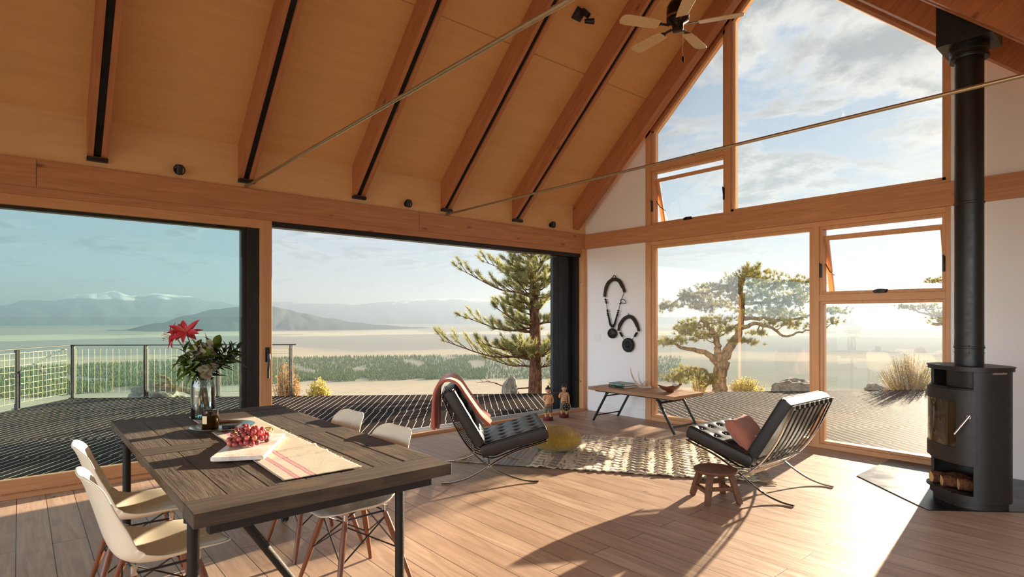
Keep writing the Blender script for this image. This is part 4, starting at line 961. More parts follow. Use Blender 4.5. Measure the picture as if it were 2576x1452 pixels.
# ------------------------------------------------------------------ rug
RA = math.atan2(-.819, .573)
def rug_mat():
    m, k, b, o = new_mat('chunky_woven_rug'); tc = k.n('ShaderNodeTexCoord').outputs['Object']; sp = k.n('ShaderNodeSeparateXYZ', {0: tc}).outputs
    n = k.noise(tc, 6, 4); n3 = k.noise(tc, 55, 4, .65)
    xx = k.math('ADD', sp[0], k.math('MULTIPLY', k.math('SUBTRACT', n, .5), .05))
    band = k.n('ShaderNodeTexWhiteNoise', {'W': k.math('FLOOR', k.math('DIVIDE', xx, .085))}, noise_dimensions='1D').outputs
    seg = k.n('ShaderNodeTexWhiteNoise', {'Vector': k.n('ShaderNodeCombineXYZ', {0: k.math('FLOOR', k.math('DIVIDE', xx, .017)), 1: k.math('FLOOR', k.math('DIVIDE', k.math('ADD', sp[1], k.math('MULTIPLY', band[0], 3.0)), .055)), 2: 0.0}).outputs[0]}).outputs[0]
    thin = k.n('ShaderNodeTexWhiteNoise', {'W': k.math('FLOOR', k.math('DIVIDE', xx, .021))}, noise_dimensions='1D').outputs[0]
    cream, tan, grey, navy, ol = S(236, 220, 186), S(204, 182, 142), S(120, 110, 104), S(58, 60, 86), S(190, 170, 88)
    c = k.ramp(seg, [(0, navy), (.07, navy), (.08, cream), (.40, cream), (.41, tan), (.62, tan), (.63, S(214, 196, 168)), (.86, S(206, 186, 156)), (.87, ol), (.94, ol), (.95, grey), (1, grey)], 'CONSTANT')
    # plain shaggy bands between the knotted ones
    puffband = k.ramp(band[0], [(.0, (0, 0, 0)), (.60, (0, 0, 0)), (.61, (1, 1, 1))], 'CONSTANT')
    lump = k.math('SINE', k.math('ADD', k.math('MULTIPLY', sp[1], 62.0), k.math('MULTIPLY', band[0], 40.0)))
    c = k.mix(puffband, c, k.mix(k.ramp(k.math('ADD', k.math('MULTIPLY', lump, .5), .5), [(.35, (0, 0, 0)), (.6, (1, 1, 1))]), S(98, 90, 86), S(232, 214, 180)))  # dark between the puffs is their shade, put into the colour
    # the flat-woven left end
    endm = k.ramp(sp[0], [(.0, (1, 1, 1)), (.62, (1, 1, 1)), (.66, (0, 0, 0))])
    fl = k.ramp(thin, [(0, S(148, 136, 126)), (.3, S(74, 78, 98)), (.45, S(168, 150, 130)), (.6, S(104, 122, 116)), (.72, S(196, 150, 112)), (.82, S(92, 88, 100)), (.92, S(176, 164, 148))], 'CONSTANT')
    c = k.mix(endm, c, fl); c = k.mix(.3, c, k.mix(n3, S(110, 96, 84), S(240, 224, 196)))
    h = k.math('ADD', k.math('MULTIPLY', n3, .6), k.math('MULTIPLY', seg, .35)); h = k.math('ADD', h, k.math('MULTIPLY', k.math('MULTIPLY', lump, puffband), .5))
    setb(k, b, color=c, rough=1, spec=.05, sheen=.3, normal=k.bump(h, .9, .012)); return m
rl_, rw_ = 2.75, 1.58
m_ = MB(); rb = random.Random(5)
bands = [rb.random() for _ in range(60)]
def rugf(u, v):
    x, y = u*rl_, v*rw_; b_ = bands[int(x/.085) % 60]
    z_ = .012+.004*mnoise.noise(Vector((x*9, y*9, 0)))
    if x > .64: z_ += (.012*max(0, math.sin(y*62+b_*40)) if b_ > .6 else .006*mnoise.noise(Vector((x*40, y*25, 3))))+.004*math.sin(x*74)
    return (x+.012*mnoise.noise(Vector((y*3, 0, x*2))), y+.012*mnoise.noise(Vector((x*3, 5, 0))), z_)
m_.grid(230, 200, rugf)
rug = thing('rug', 'chunky cream and navy woven rug under the lounge chairs', 'rug', (3.346, 4.651, 0), RA)
m_.build('weave', rug_mat(), rug, smooth=True, solid=.008, angle=0)
rb = random.Random(8)
for ex, s_ in ((0, -1), (rl_, 1)):
    m_ = MB()
    for i in range(100):
        y = rw_*i/99; L = rb.uniform(.07, .13); dy = rb.gauss(0, .02)
        m_.tube([(ex-s_*.01, y, .014), (ex+s_*L*.5, y+dy*.4, .012+rb.uniform(0, .008)), (ex+s_*L, y+dy, .006)], [.005, .006, .003], 4)
    m_.build('fringe', cloth_mat('rug_fringe', S(150, 128, 104), S(196, 174, 146)), rug)
# mustard pouf
pf = thing('floor_pouf', 'mustard yellow knitted pouf on the rug beside the far lounge chair', 'pouf', (4.41, 4.41, .022))
def pouf_mat():
    m, k, b, o = new_mat('mustard_knit'); v = k.n('ShaderNodeTexCoord').outputs['Object']
    w = k.n('ShaderNodeTexWave', {'Vector': k.mapping(v, rot=(0, .3, .9)), 'Scale': 24.0, 'Distortion': 7.0, 'Detail': 2.5, 'Detail Scale': 1.2}).outputs['Fac']; n = k.noise(v, 60, 4)
    setb(k, b, color=k.mix(k.math('ADD', k.math('MULTIPLY', w, .6), k.math('MULTIPLY', n, .4)), S(186, 150, 44), S(204, 168, 58)), rough=.9, spec=.1, sheen=.4, normal=k.bump(k.math('ADD', w, k.math('MULTIPLY', n, .5)), .8, .012)); return m
PM = pouf_mat()
m_ = MB(); m_.lathe([(.001, .004), (.13, 0), (.21, .018), (.262, .06), (.282, .112), (.268, .162), (.22, .205), (.13, .232), (.05, .24), (.001, .241)], 56)
for v in m_.b.verts:
    a = math.atan2(v.co.y, v.co.x); v.co.z += .006*math.sin(a*3+1)*(v.co.z > .02); v.co.x *= 1+.01*math.sin(a*9); v.co.y *= 1+.01*math.sin(a*9)
m_.build('cover', PM, pf, smooth=True, subsurf=1)
m_ = MB(); m_.tube([(.03*math.cos(t)-.22, -.17+.012*math.sin(t*2), .10+.03*math.sin(t)) for t in [i*2*PI/14 for i in range(14)]], .006, 6, closed=True); m_.build('loop', PM, pf, smooth=True)

# ------------------------------------------------------------------ low wooden stool
M['stool'] = wood('dark_carved_wood', S(122, 82, 58), S(78, 50, 36), 0, 1.4, .5, False, .2)
ST = thing('stool', 'small dark carved wooden stool behind the lounge chair', 'stool', (4.20, 2.415, 0), R(56))
m_ = MB(); m_.lathe([(.001, .218), (.12, .218), (.158, .222), (.168, .234), (.166, .246), (.15, .252), (.13, .249), (.09, .245), (.001, .247)], 40); m_.build('seat', M['stool'], ST, smooth=True, angle=50)
for a, b_ in ((1, 1), (1, -1), (-1, 1), (-1, -1)):
    m_ = MB(); p0, p1 = V(a*.085, b_*.085, .222), V(a*.138, b_*.132, 0)
    m_.tube([p0, p0.lerp(p1, .5), p1-V(0, 0, 0)], [.030, .031, .027], 4, up=(1, 1, 0)); m_.build('leg', M['stool'], ST, bevel=.004)
for a, b_ in ((V(-.12, .112, .085), V(.12, .112, .085)), (V(-.12, -.112, .085), V(.12, -.112, .085)), (V(.112, -.11, .115), V(.112, .11, .115)), (V(-.112, -.11, .115), V(-.112, .11, .115))):
    m_ = MB(); m_.bar(a, b_, .022, .03); m_.build('stretcher', M['stool'], ST, bevel=.003)

# ------------------------------------------------------------------ low table under the bells
CT = thing('coffee_table', 'low narrow table with wooden top and slanted black legs, by the bell wall', 'table', (6.34, 4.69, 0))
M['ct_top'] = wood('mango_board', S(186, 146, 108), S(132, 96, 66), 1, 1.2, .5, True, .15)
m_ = MB()
for i in range(4):
    x0 = -.335+i*.1675; m_.box((x0+.0006, -.69, .442), (x0+.1675-.0006, .69, .485))
m_.build('tabletop', M['ct_top'], CT, bevel=.003)
m_ = MB(); m_.box((-.29, -.60, .425), (-.26, .60, .442)); m_.box((.26, -.60, .425), (.29, .60, .442)); m_.build('apron', M['black_metal'], CT)
for s_ in (-1, 1):
    for xx in (-.265, .265):
        m_ = MB(); m_.bar((xx, s_*.40, .432), (xx, s_*.655, 0.012), .022, .032, up=(1, 0, 0)); m_.lathe([(.022, -.012), (.022, .012)], 12, (xx, s_*.41, .415), ax='x'); m_.build('leg', M['black_metal'], CT, bevel=.003)
    for t, nm in ((.14, 'upper_bar'), (.82, 'lower_bar')):
        y = s_*(.40+.255*t); z_ = .432-.42*t
        m_ = MB(); m_.bar((-.265, y, z_), (.265, y, z_), .012, .026, up=(0, -s_*.85, .5)); m_.build(nm, M['black_metal'], CT, bevel=.002)
# ------------------------------------------------------------------ things on the dining table
TOP = .7612
def runner_mat():
    m, k, b, o = new_mat('oatmeal_table_runner'); v = k.n('ShaderNodeTexCoord').outputs['Object']; sp = k.n('ShaderNodeSeparateXYZ', {0: v}).outputs
    x = k.math('ADD', sp[0], k.math('MULTIPLY', k.math('SUBTRACT', k.noise(v, 9, 2), .5), .006))
    w1 = k.n('ShaderNodeTexWave', {'Vector': v, 'Scale': 70.0, 'Distortion': 2.0, 'Detail': 2.0}, bands_direction='Y').outputs['Fac']; n = k.noise(k.mapping(v, (60, 220, 60)), 1, 4)
    c = k.mix(n, S(192, 174, 146), S(232, 216, 188)); c = k.mix(k.math('MULTIPLY', w1, .3), c, S(160, 140, 116))
    st = None
    for p in (-.122, -.108, -.054, -.038):
        s_ = k.ramp(k.math('ABSOLUTE', k.math('SUBTRACT', x, p)), [(.0038, (1, 1, 1)), (.0050, (0, 0, 0))]); st = s_ if st is None else k.math('MAXIMUM', st, s_)
    c = k.mix(k.math('MULTIPLY', st, .9), c, S(176, 24, 80))
    setb(k, b, color=c, rough=1, spec=.05, sheen=.2, normal=k.bump(k.math('ADD', n, k.math('MULTIPLY', w1, .8)), .7, .004)); return m
rn = thing('table_runner', 'oatmeal woven table runner with pink stripes along the dining table', 'table runner', (1.035, 3.44, TOP), R(-1.2))
def runf(u, v):
    x, y = (u-.5)*.35, (v-.5)*1.98
    z_ = .002+.0012*(1+mnoise.noise(Vector((x*14, y*10, 0))))
    for yc, hh, ww in ((-.44, .011, .016), (-.60, .008, .014)): z_ += hh*math.exp(-((y-yc-.10*x)/ww)**2)*max(0, min(1, (x+.12)*5))
    return (x+.003*mnoise.noise(Vector((y*9, 1, 0))), y+.004*mnoise.noise(Vector((x*20, 2, 0))), z_)
RM = runner_mat(); MB().grid(40, 150, runf).build('weave', RM, rn, smooth=True, solid=.0022, angle=0)
m_ = MB(); rb = random.Random(6)
for i in range(110):
    y = -.98+1.96*i/109; m_.tube([(.17, y, .003), (.178+rb.uniform(0, .01), y+rb.gauss(0, .006), .004+rb.uniform(0, .004))], [.0012, .0006], 3)
m_.build('frayed_edge', cloth_mat('runner_thread', S(200, 182, 150), S(232, 216, 188)), rn)
def marble():
    m, k, b, o = new_mat('cream_marble'); v = objvec(k); n = k.noise(v, 5, 8, .65, 1.2)
    setb(k, b, color=k.ramp(n, [(.35, S(206, 196, 184)), (.5, S(240, 234, 224)), (.7, S(246, 241, 232))]), rough=.25, spec=.5); return m
BD = thing('serving_board', 'cream marble serving board with a rope loop, under the grapes', 'board', (.914, 3.149, TOP+.0075), R(-29.1))
m_ = MB()
def rrect(w, h, r, n=6):
    out = []
    for cx_, cy_, a0 in ((w/2-r, h/2-r, 0), (-w/2+r, h/2-r, 90), (-w/2+r, -h/2+r, 180), (w/2-r, -h/2+r, 270)):
        out += [(cx_+r*math.cos(R(a0+90*i/n)), cy_+r*math.sin(R(a0+90*i/n))) for i in range(n+1)]
    return out
m_.prism(rrect(.245, .545, .022), 0, .020); m_.build('slab', marble(), BD, bevel=.005, segs=3)
m_ = MB(); m_.prism([(a, b_+.30) for a, b_ in rrect(.055, .09, .026)], .001, .019); m_.build('handle', bpy.data.materials['cream_marble'], BD, bevel=.005, segs=3)
rope = cloth_mat('jute_rope', S(150, 118, 74), S(196, 162, 112))
m_ = MB(); m_.tube([(.05*math.cos(t)*(.55)+.01, .345+.045*math.sin(t)*.8, .02+.022*abs(math.sin(t*.5))+.004*math.sin(3*t)) for t in [i*2*PI/28 for i in range(28)]], .0045, 6, closed=True)
m_.tube([(.035*math.cos(t), .33+.03*math.sin(t), .030+.012*math.sin(t+1)) for t in [i*2*PI/22 for i in range(22)]], .004, 6, closed=True); m_.build('rope_loop', rope, BD, smooth=True)
# grapes
def grape_mat():
    m, k, b, o = new_mat('red_grape_skin'); r_ = k.n('ShaderNodeObjectInfo').outputs['Random']; v = objvec(k); n = k.noise(v, 60, 3)
    c = k.ramp(r_, [(0, S(88, 22, 34)), (.4, S(138, 38, 50)), (.7, S(172, 62, 66)), (.9, S(206, 106, 92)), (1, S(196, 112, 70))]); c = k.mix(k.math('MULTIPLY', n, .3), c, S(220, 150, 140))
    setb(k, b, color=c, rough=.22, spec=.5, sss=.35); b.inputs['Subsurface Radius'].default_value = (.012, .004, .003); b.inputs['Subsurface Scale'].default_value = .6; return m
GB = thing('grape_bunch', 'bunch of red grapes piled on the marble board', 'grapes', (.905, 3.165, TOP+.0275), R(25))
GM = grape_mat(); rg_ = random.Random(12); pos = []; rad = .0125
for att in range(30000):
    if len(pos) >= 92: break
    t = rg_.uniform(-1, 1); a = rg_.uniform(0, PI); prof = (1-abs(t)**2.2)*.055+.012
    q = rg_.uniform(.0, 1)**.5
    p = V(t*.115, math.cos(a)*q*prof*1.25, rad+math.sin(a)*q*max(0, prof*1.25-.0))
    if p.z < rad: continue
    if all((p-o_).length > rad*1.86 for o_ in pos): pos.append(p)
g0 = None
for i, p in enumerate(pos):
    if g0 is None:
        m_ = MB(); m_.ball((0, 0, 0), rad, 14, 10, (1, 1, 1.1)); g = g0 = m_.build('grape', GM, GB, smooth=True)
    else: g = g0.copy(); C.objects.link(g)
    g.location = p; s_ = rg_.uniform(.9, 1.12); g.scale = (s_, s_, s_); g.rotation_euler = (rg_.uniform(-1, 1), rg_.uniform(-1, 1), rg_.uniform(0, 6))
m_ = MB(); m_.tube(spline([(-.13, -.01, .05), (-.07, .0, .055), (0, .005, .05), (.07, 0, .045)], 4), .0022, 6)
for i in range(16): 
    p = pos[i*5]; m_.tube([(p.x*.8, 0, .05), p], .0012, 4)
m_.tube([(-.09, -.03, .06), (-.11, -.045, .085), (-.125, -.05, .088)], .0018, 5)
m_.build('stem', plain('grape_stem', S(140, 120, 60), .7, 0, .2, 30, 0), GB, smooth=True)
# tray, candle, lid
silver = plain('old_silver', S(196, 190, 176), .2, 1, .08, 14, .04)
TR = thing('silver_tray', 'round silver tray with raised rim, under the dark candle jar', 'tray', (.945, 3.825, TOP+.0075))
MB().lathe([(.001, 0), (.12, 0), (.128, .003), (.135, .010), (.178, .016), (.182, .019), (.180, .021), (.176, .0195), (.136, .0135), (.126, .006), (.001, .005)], 64).build('plate', silver, TR, smooth=True, angle=60)
CJ = thing('candle_jar', 'dark amber glass candle jar with a cream label, on the silver tray', 'candle', (.885, 3.86, TOP+.013))
def amber():
    m, k, b, o = new_mat('dark_amber_glass'); setb(k, b, color=S(28, 18, 8), rough=.08, spec=.6, coat=.3); v = objvec(k); b.inputs['Base Color'].default_value = S(24, 16, 7)
    setb(k, b, color=k.mix(k.noise(v, 8, 2), S(20, 13, 6), S(40, 27, 10))); return m
AM = amber(); MB().lathe([(.001, 0), (.043, 0), (.047, .004), (.047, .10), (.0475, .108), (.0445, .108), (.043, .098), (.043, .085), (.001, .085)], 40).build('jar', AM, CJ, smooth=True, angle=50)
m_ = MB(); m_.lathe([(.001, .0), (.0425, 0), (.0425, .003), (.001, .003)], 32, (0, 0, .0835)); m_.build('wax', plain('candle_wax', S(206, 190, 150), .5), CJ)
m_ = MB(); a0, a1 = R(-172), R(-128)
m_.grid(10, 2, lambda u, v: (.0476*math.cos(a0+(a1-a0)*u), .0476*math.sin(a0+(a1-a0)*u), .03+.048*v)); m_.build('paper_label', plain('cream_paper', S(222, 204, 170), .8, 0, .03), CJ, smooth=True)
LD = thing('round_black_lid', 'flat round black lid lying on the silver tray', 'lid', (.985, 3.80, TOP+.0135))
MB().lathe([(.001, 0), (.048, 0), (.05, .002), (.05, .012), (.047, .014), (.001, .014)], 36).build('disc', M['black_metal'], LD, smooth=True, angle=40)
# glass vase and flowers
VX, VY = .941, 4.31
VS = thing('glass_vase', 'tall clear glass jar vase with water, holding the lilies', 'vase', (VX, VY, TOP+.0055))
vg = glass_mat('vase_glass', (.90, .95, .94, 1), 1.3)
MB().lathe([(.068, .0), (.072, .004), (.074, .03), (.075, .12), (.074, .21), (.071, .245), (.066, .262), (.069, .275), (.0715, .28)], 44).build('wall', vg, VS, smooth=True)
MB().lathe([(.001, .012), (.066, .012), (.070, .006), (.068, 0), (.001, 0)], 40).build('base', glass_mat('vase_base_glass', (.70, .82, .80, 1), 1.6), VS, smooth=True)
MB().lathe([(.001, .085), (.0705, .085), (.0700, .0125), (.001, .0125)], 40).build('water', glass_mat('vase_water', (.86, .95, .93, 1), 1.2), VS, smooth=True, angle=50)
VR = TREE_RZ      # bouquet things are laid out with x across the table view, y away
stem_m = plain('flower_stem', S(92, 84, 44), .6, 0, .25, 20, .05)
def two_side(name, c1, c2, rough=.45, tr=.25, sc=20):
    m = bpy.data.materials.new(name); m.use_nodes = True; m.node_tree.nodes.clear(); k = NT(m.node_tree); v = objvec(k); n = k.noise(v, sc, 4); c = k.mix(n, c1, c2)
    b = k.n('ShaderNodeBsdfPrincipled', {'Base Color': c, 'Roughness': rough}); t = k.n('ShaderNodeBsdfTranslucent', {'Color': c}); mx = k.n('ShaderNodeMixShader', {0: tr, 1: b, 2: t}); k.n('ShaderNodeOutputMaterial', {0: mx}); return m
pet = two_side('lily_petal', S(196, 44, 62), S(224, 84, 92), .5, .35, 14); lf_g = two_side('glossy_green_leaf', S(62, 88, 28), S(110, 132, 48), .35, .25); lf_d = two_side('dark_ruscus_leaf', S(30, 48, 24), S(52, 72, 34), .35, .15); lf_e = two_side('silver_dollar_leaf', S(128, 126, 104), S(178, 170, 142), .6, .2)
anther = plain('lily_anther', S(150, 74, 30), .8)
def blade(mb, p, d, up, L, w, curl=.2, cup=.15, n=8, tip=1.0):
    """a leaf or petal as a bent, cupped strip"""
    d = d.normalized(); x = d.cross(up); x = x.normalized() if x.length > 1e-3 else V(1, 0, 0); nn = x.cross(d)
    rows = []
    for i in range(n+1):
        t = i/n; ww = w*.5*(math.sin(PI*min(1, t**.8*tip+.0))**.8 if tip == 1 else math.sin(PI*min(.97, .12+t*.86)))
        c = p+d*L*t*(1-.12*curl*t)-nn*curl*L*t*t*.8
        rows.append([mb.b.verts.new(c+x*ww*s_+nn*cup*ww*(s_*s_)) for s_ in (-1, -.5, 0, .5, 1)])
    for A, B in zip(rows, rows[1:]):
        for j in range(4): mb.b.faces.new((A[j], A[j+1], B[j+1], B[j]))
def stem_path(e, seed):
    r_ = random.Random(seed); a = r_.uniform(0, 6.28); b0 = V(.045*math.cos(a), .045*math.sin(a), .018); nk = V(e.x*.16-.2*b0.x, e.y*.16-.2*b0.y, .27)
    return spline([b0, b0.lerp(nk, .5), nk, nk.lerp(e, .55)+V(0, 0, .02), e], 6)
def lily(label, e, face, seed):
    r = thing('pink_lily', label, 'flower', (VX, VY, TOP+.0055), VR); r_ = random.Random(seed)
    P_ = stem_path(e, seed); MB().tube(P_, .0034, 6).build('stem', stem_m, r, smooth=True)
    f = face.normalized(); u = f.cross(V(0, 0, 1)).normalized(); w = u.cross(f)
    m_ = MB()
    for i in range(6):
        a = i*PI/3+.3*r_.random(); o = u*math.cos(a)+w*math.sin(a)
        blade(m_, e+f*.005, (f*(.55 if i % 2 else .7)+o), f, r_.uniform(.105, .130), .046 if i % 2 else .036, .42, .35, 9)
    m_.build('petals', pet, r, smooth=True, angle=0)
    m_ = MB(); m2 = MB()
    for i in range(6):
        a = i*PI/3+.5; o = u*math.cos(a)+w*math.sin(a); q = e+f*.075+o*.028; m_.tube([e, e+f*.04+o*.008, q], .0011, 4); m2.ball(q, .0045, 6, 5, (1, 1, .5))
    m_.tube([e, e+f*.09], .0016, 5); m_.build('stamens', plain('lily_filament', S(226, 150, 110), .6), r); m2.build('anthers', anther, r, smooth=True)
    m_ = MB()
    for t in (.55, .66, .74, .82, .9):
        p = P_[int(t*(len(P_)-1))]; a = r_.uniform(0, 6.28); blade(m_, p, V(math.cos(a), math.sin(a), .5), V(0, 0, 1), r_.uniform(.06, .09), .018, .5, .2)
    m_.build('leaves', lf_g, r, smooth=True, angle=0); return r
lily('pink lily leaning far left out of the vase', V(-.190, .02, .545), V(-.85, -.35, .12), 1)
lily('pink lily standing highest in the vase', V(-.105, -.01, .575), V(-.05, -.75, .55), 2)
lily('pink lily half hidden behind the highest bloom', V(-.135, .05, .56), V(-.5, .45, .7), 3)
def sprig(name, label, ends, leaf, L, w, seed, mat, rnd_leaf=False, step=.018, start=.5, curl=.3, tip=1.0):
    r = thing(name, label, 'foliage', (VX, VY, TOP+.0055), VR); r_ = random.Random(seed); ms, ml = MB(), MB()
    for q, e in enumerate(ends):
        P_ = stem_path(e, seed*7+q); ms.tube(P_, [.003-.0018*i/(len(P_)-1) for i in range(len(P_))], 5); n = len(P_); tot = sum((P_[i+1]-P_[i]).length for i in range(n-1)); k_ = int(tot*(1-start)/step); 
        for j in range(k_):
            t = start+(1-start)*j/max(1, k_-1); i = min(int(t*(n-1)), n-2); p = P_[i].lerp(P_[i+1], t*(n-1)-i); ax = (P_[i+1]-P_[i]).normalized()
            a = j*2.4+r_.uniform(-.4, .4); s_ = ax.cross(V(0, 0, 1)); s_ = s_.normalized() if s_.length > .01 else V(1, 0, 0); s2 = ax.cross(s_); o = s_*math.cos(a)+s2*math.sin(a)
            blade(ml, p, o+ax*(.25 if rnd_leaf else .65), ax, L*r_.uniform(.75, 1.2), w*r_.uniform(.8, 1.15), curl, .18, 6, tip)
        blade(ml, P_[-1], (P_[-1]-P_[-2]), V(.3, .2, 1), L, w, curl, .18, 6, tip)
    ms.build('stems', stem_m, r, smooth=True); ml.build('leaves', mat, r, smooth=True, angle=0); return r
sprig('leafy_green_sprig', 'bright glossy green leaves at the top middle of the bouquet', [V(.01, .02, .50), V(.075, .03, .49), V(-.03, -.03, .45), V(.05, -.05, .42), V(.09, -.02, .50), V(-.01, -.06, .48), V(.04, .05, .46)], None, .082, .046, 4, lf_g, step=.02, start=.5)
sprig('leafy_green_sprig', 'green leaves hanging low over the left lip of the vase', [V(-.115, -.02, .40), V(-.09, -.06, .33), V(-.14, .03, .44), V(-.05, -.08, .31), V(-.08, .02, .46), V(-.03, -.08, .36), V(-.12, .0, .36)], None, .095, .042, 5, lf_g, step=.024, start=.58, curl=.55)
sprig('eucalyptus_sprig', 'silver dollar eucalyptus with round grey leaves in the middle of the bouquet', [V(.03, -.06, .44), V(.055, -.03, .49), V(-.03, -.07, .42), V(-.075, -.05, .40), V(.02, -.03, .47), V(-.01, -.07, .46), V(.07, -.05, .45)], None, .052, .052, 6, lf_e, True, .017, .55, .15, 2)
sprig('eucalyptus_sprig', 'silver dollar eucalyptus drooping down the right side of the vase', [V(.07, -.085, .30), V(.085, -.05, .36), V(.05, -.09, .34)], None, .046, .046, 7, lf_e, True, .02, .45, .15, 2)
sprig('ruscus_sprig', 'dark long-leaved ruscus arching out to the right of the bouquet', [V(.225, .0, .475), V(.19, -.05, .42), V(.21, .03, .40), V(.15, .02, .46), V(.20, -.02, .445)], None, .09, .028, 8, lf_d, step=.015, start=.5, curl=.2)

# ------------------------------------------------------------------ things on the low table
def book(label, loc, rz, w, d, h, cover, text, tcol, tsize, toff):
    r = thing('book', label, 'book', loc, rz)
    m_ = MB(); m_.box((-w/2, -d/2, 0), (w/2, d/2, .003)); m_.box((-w/2, -d/2, h-.003), (w/2, d/2, h)); m_.box((-w/2, -d/2, .003), (-w/2+0*w, -d/2+.003, h-.003)) if False else m_.box((-w/2, -d/2, .003), (w/2, -d/2+.003, h-.003)); m_.build('cover', cover, r)
    m_ = MB(); m_.box((-w/2+.004, -d/2+.003, .003), (w/2-.004, d/2-.004, h-.003)); m_.build('pages', plain('book_paper', S(226, 220, 206), .9), r)
    m_ = MB(); m_.lathe([(.001, 0), (.005, 0), (.005, .0004), (.001, .0004)], 12, m=Matrix.Translation((w/2-.016, -d/2-.0001, h/2)) @ Matrix.Rotation(PI/2, 4, 'X')); m_.build('spine_mark', tcol, r)
    if text is None:                                  # lettering too small to read: a row of fine strokes
        m_ = MB(); q = random.Random(3); x = -w/2+.012
        while x < -w/2+.012+.098:
            ww = q.uniform(.0012, .0032); hh = q.choice((.0035, .0035, .0055)); 
            if abs(x+w/2-.055) > .003: m_.box((x, -d/2-.0006, h/2-.002), (x+ww, -d/2+.001, h/2-.002+hh))
            x += ww+.0018
        m_.build('spine_lettering', tcol, r); return r
    cu = bpy.data.curves.new('spine_lettering', 'FONT'); cu.body = text; cu.size = tsize; cu.extrude = .0004; cu.align_x = 'CENTER'; cu.align_y = 'CENTER'
    to = bpy.data.objects.new('tmp_text', cu); C.objects.link(to); bpy.context.view_layer.update()
    me = bpy.data.meshes.new_from_object(to.evaluated_get(bpy.context.evaluated_depsgraph_get())); bpy.data.objects.remove(to)
    o = bpy.data.objects.new('spine_lettering', me); C.objects.link(o); me.materials.append(tcol); o.parent = r; o.location = (toff, -d/2-.0003, h/2); o.rotation_euler = (R(90), 0, 0); return r
BZ = R(-90)-R(6)
bk_white = plain('white_print', S(226, 226, 214), .6, 0, .01)
CTZ = .4855
def facing(o): o.rotation_euler.z = R(-90)+R(180)*0
b1 = book('black book with white spine lettering, lying under the green one on the low table', (6.30, 5.02, CTZ), BZ, .29, .23, .026, plain('black_cover', S(24, 24, 24), .4), None, bk_white, .016, -.08)
b2 = book('green-spined book lying on top of the black one on the low table', (6.305, 5.025, CTZ+.0262), BZ+R(2), .28, .22, .034, plain('green_cover', S(24, 96, 78), .4), 'GLENN MURCUTT', bk_white, .027, -.018)
m_ = MB(); m_.box((-.14, -.11, .034), (.14, .11, .0345)); m_.build('front_board', plain('dark_book_front', S(42, 46, 50), .35), b2)
antm = plain('bleached_antler', S(206, 190, 166), .55, 0, .18, 8, .15)
an = thing('antler', 'pale forked deer antler standing on the low table', 'antler', (6.35, 4.70, CTZ+.012), TREE_RZ)
m_ = MB(); m_.tube(spline([(.10, -.02, .018), (.03, 0, .012), (-.05, .01, .022), (-.12, .0, .10), (-.165, -.01, .20), (-.178, -.01, .285)], 6), [.017, .016, .0155, .015, .014, .014]+[.0135]*6+[.0125]*6+[.011]*6+[.009-.0012*i for i in range(7)], 10); m_.build('main_beam', antm, an, smooth=True)
m_ = MB(); m_.tube(spline([(-.04, .005, .022), (.02, .04, .07), (.07, .05, .12), (.095, .05, .19)], 6), [.012-.0005*i for i in range(19)], 8); m_.build('tine', antm, an, smooth=True)
m_ = MB(); m_.tube(spline([(-.02, .02, .045), (-.045, .06, .12), (-.05, .07, .22)], 6), [.010-.0006*i for i in range(13)], 8); m_.build('tine', antm, an, smooth=True)
m_ = MB(); m_.tube(spline([(.06, -.01, .012), (.07, -.03, .05), (.066, -.035, .075)], 4), [.009-.0008*i for i in range(9)], 8); m_.build('tine', antm, an, smooth=True)
BW = thing('wooden_bowl', 'hand-carved wooden bowl with a wavy rim on the low table', 'bowl', (6.36, 4.29, CTZ), TREE_RZ)
def bowlf(s_):
    def f(u, v):
        a = u*2*PI; rr_ = v**.75; A, B = .145, .105
        z_ = .012+.072*v**1.9+(.020*math.cos(2*a)+.012*math.cos(a+.6))*v**2
        x, y = A*rr_*math.cos(a), B*rr_*math.sin(a)
        return (x+.012*v*math.cos(a*3), y, z_+s_)
    return f
m_ = MB(); m_.grid(48, 14, bowlf(0), closed_u=True); m_.build('body', wood('red_bowl_wood', S(140, 88, 58), S(92, 52, 32), 0, 2.2, .35, False, .05), BW, smooth=True, solid=.012, subsurf=1, angle=0)
MB().lathe([(.001, -.0), (.045, 0), (.05, .008), (.04, .016), (.001, .016)], 28).build('foot', bpy.data.materials['red_bowl_wood'], BW, smooth=True)
m_ = MB(); bmesh.ops.create_icosphere(m_.b, subdivisions=3, radius=1)
for v in m_.b.verts: v.co = Vector((v.co.x*.05, v.co.y*.035, v.co.z*.022))*(1+.2*mnoise.noise(v.co*1.7))
o = m_.build('pale_stone', plain('pale_stone', S(226, 222, 220), .6, 0, .06, 30, .2), smooth=True, angle=0); o.location = (6.43, 4.25, CTZ+.088); o.rotation_euler = (.2, .3, TREE_RZ); tag(o, 'pale smooth stone lying in the wooden bowl', 'stone')

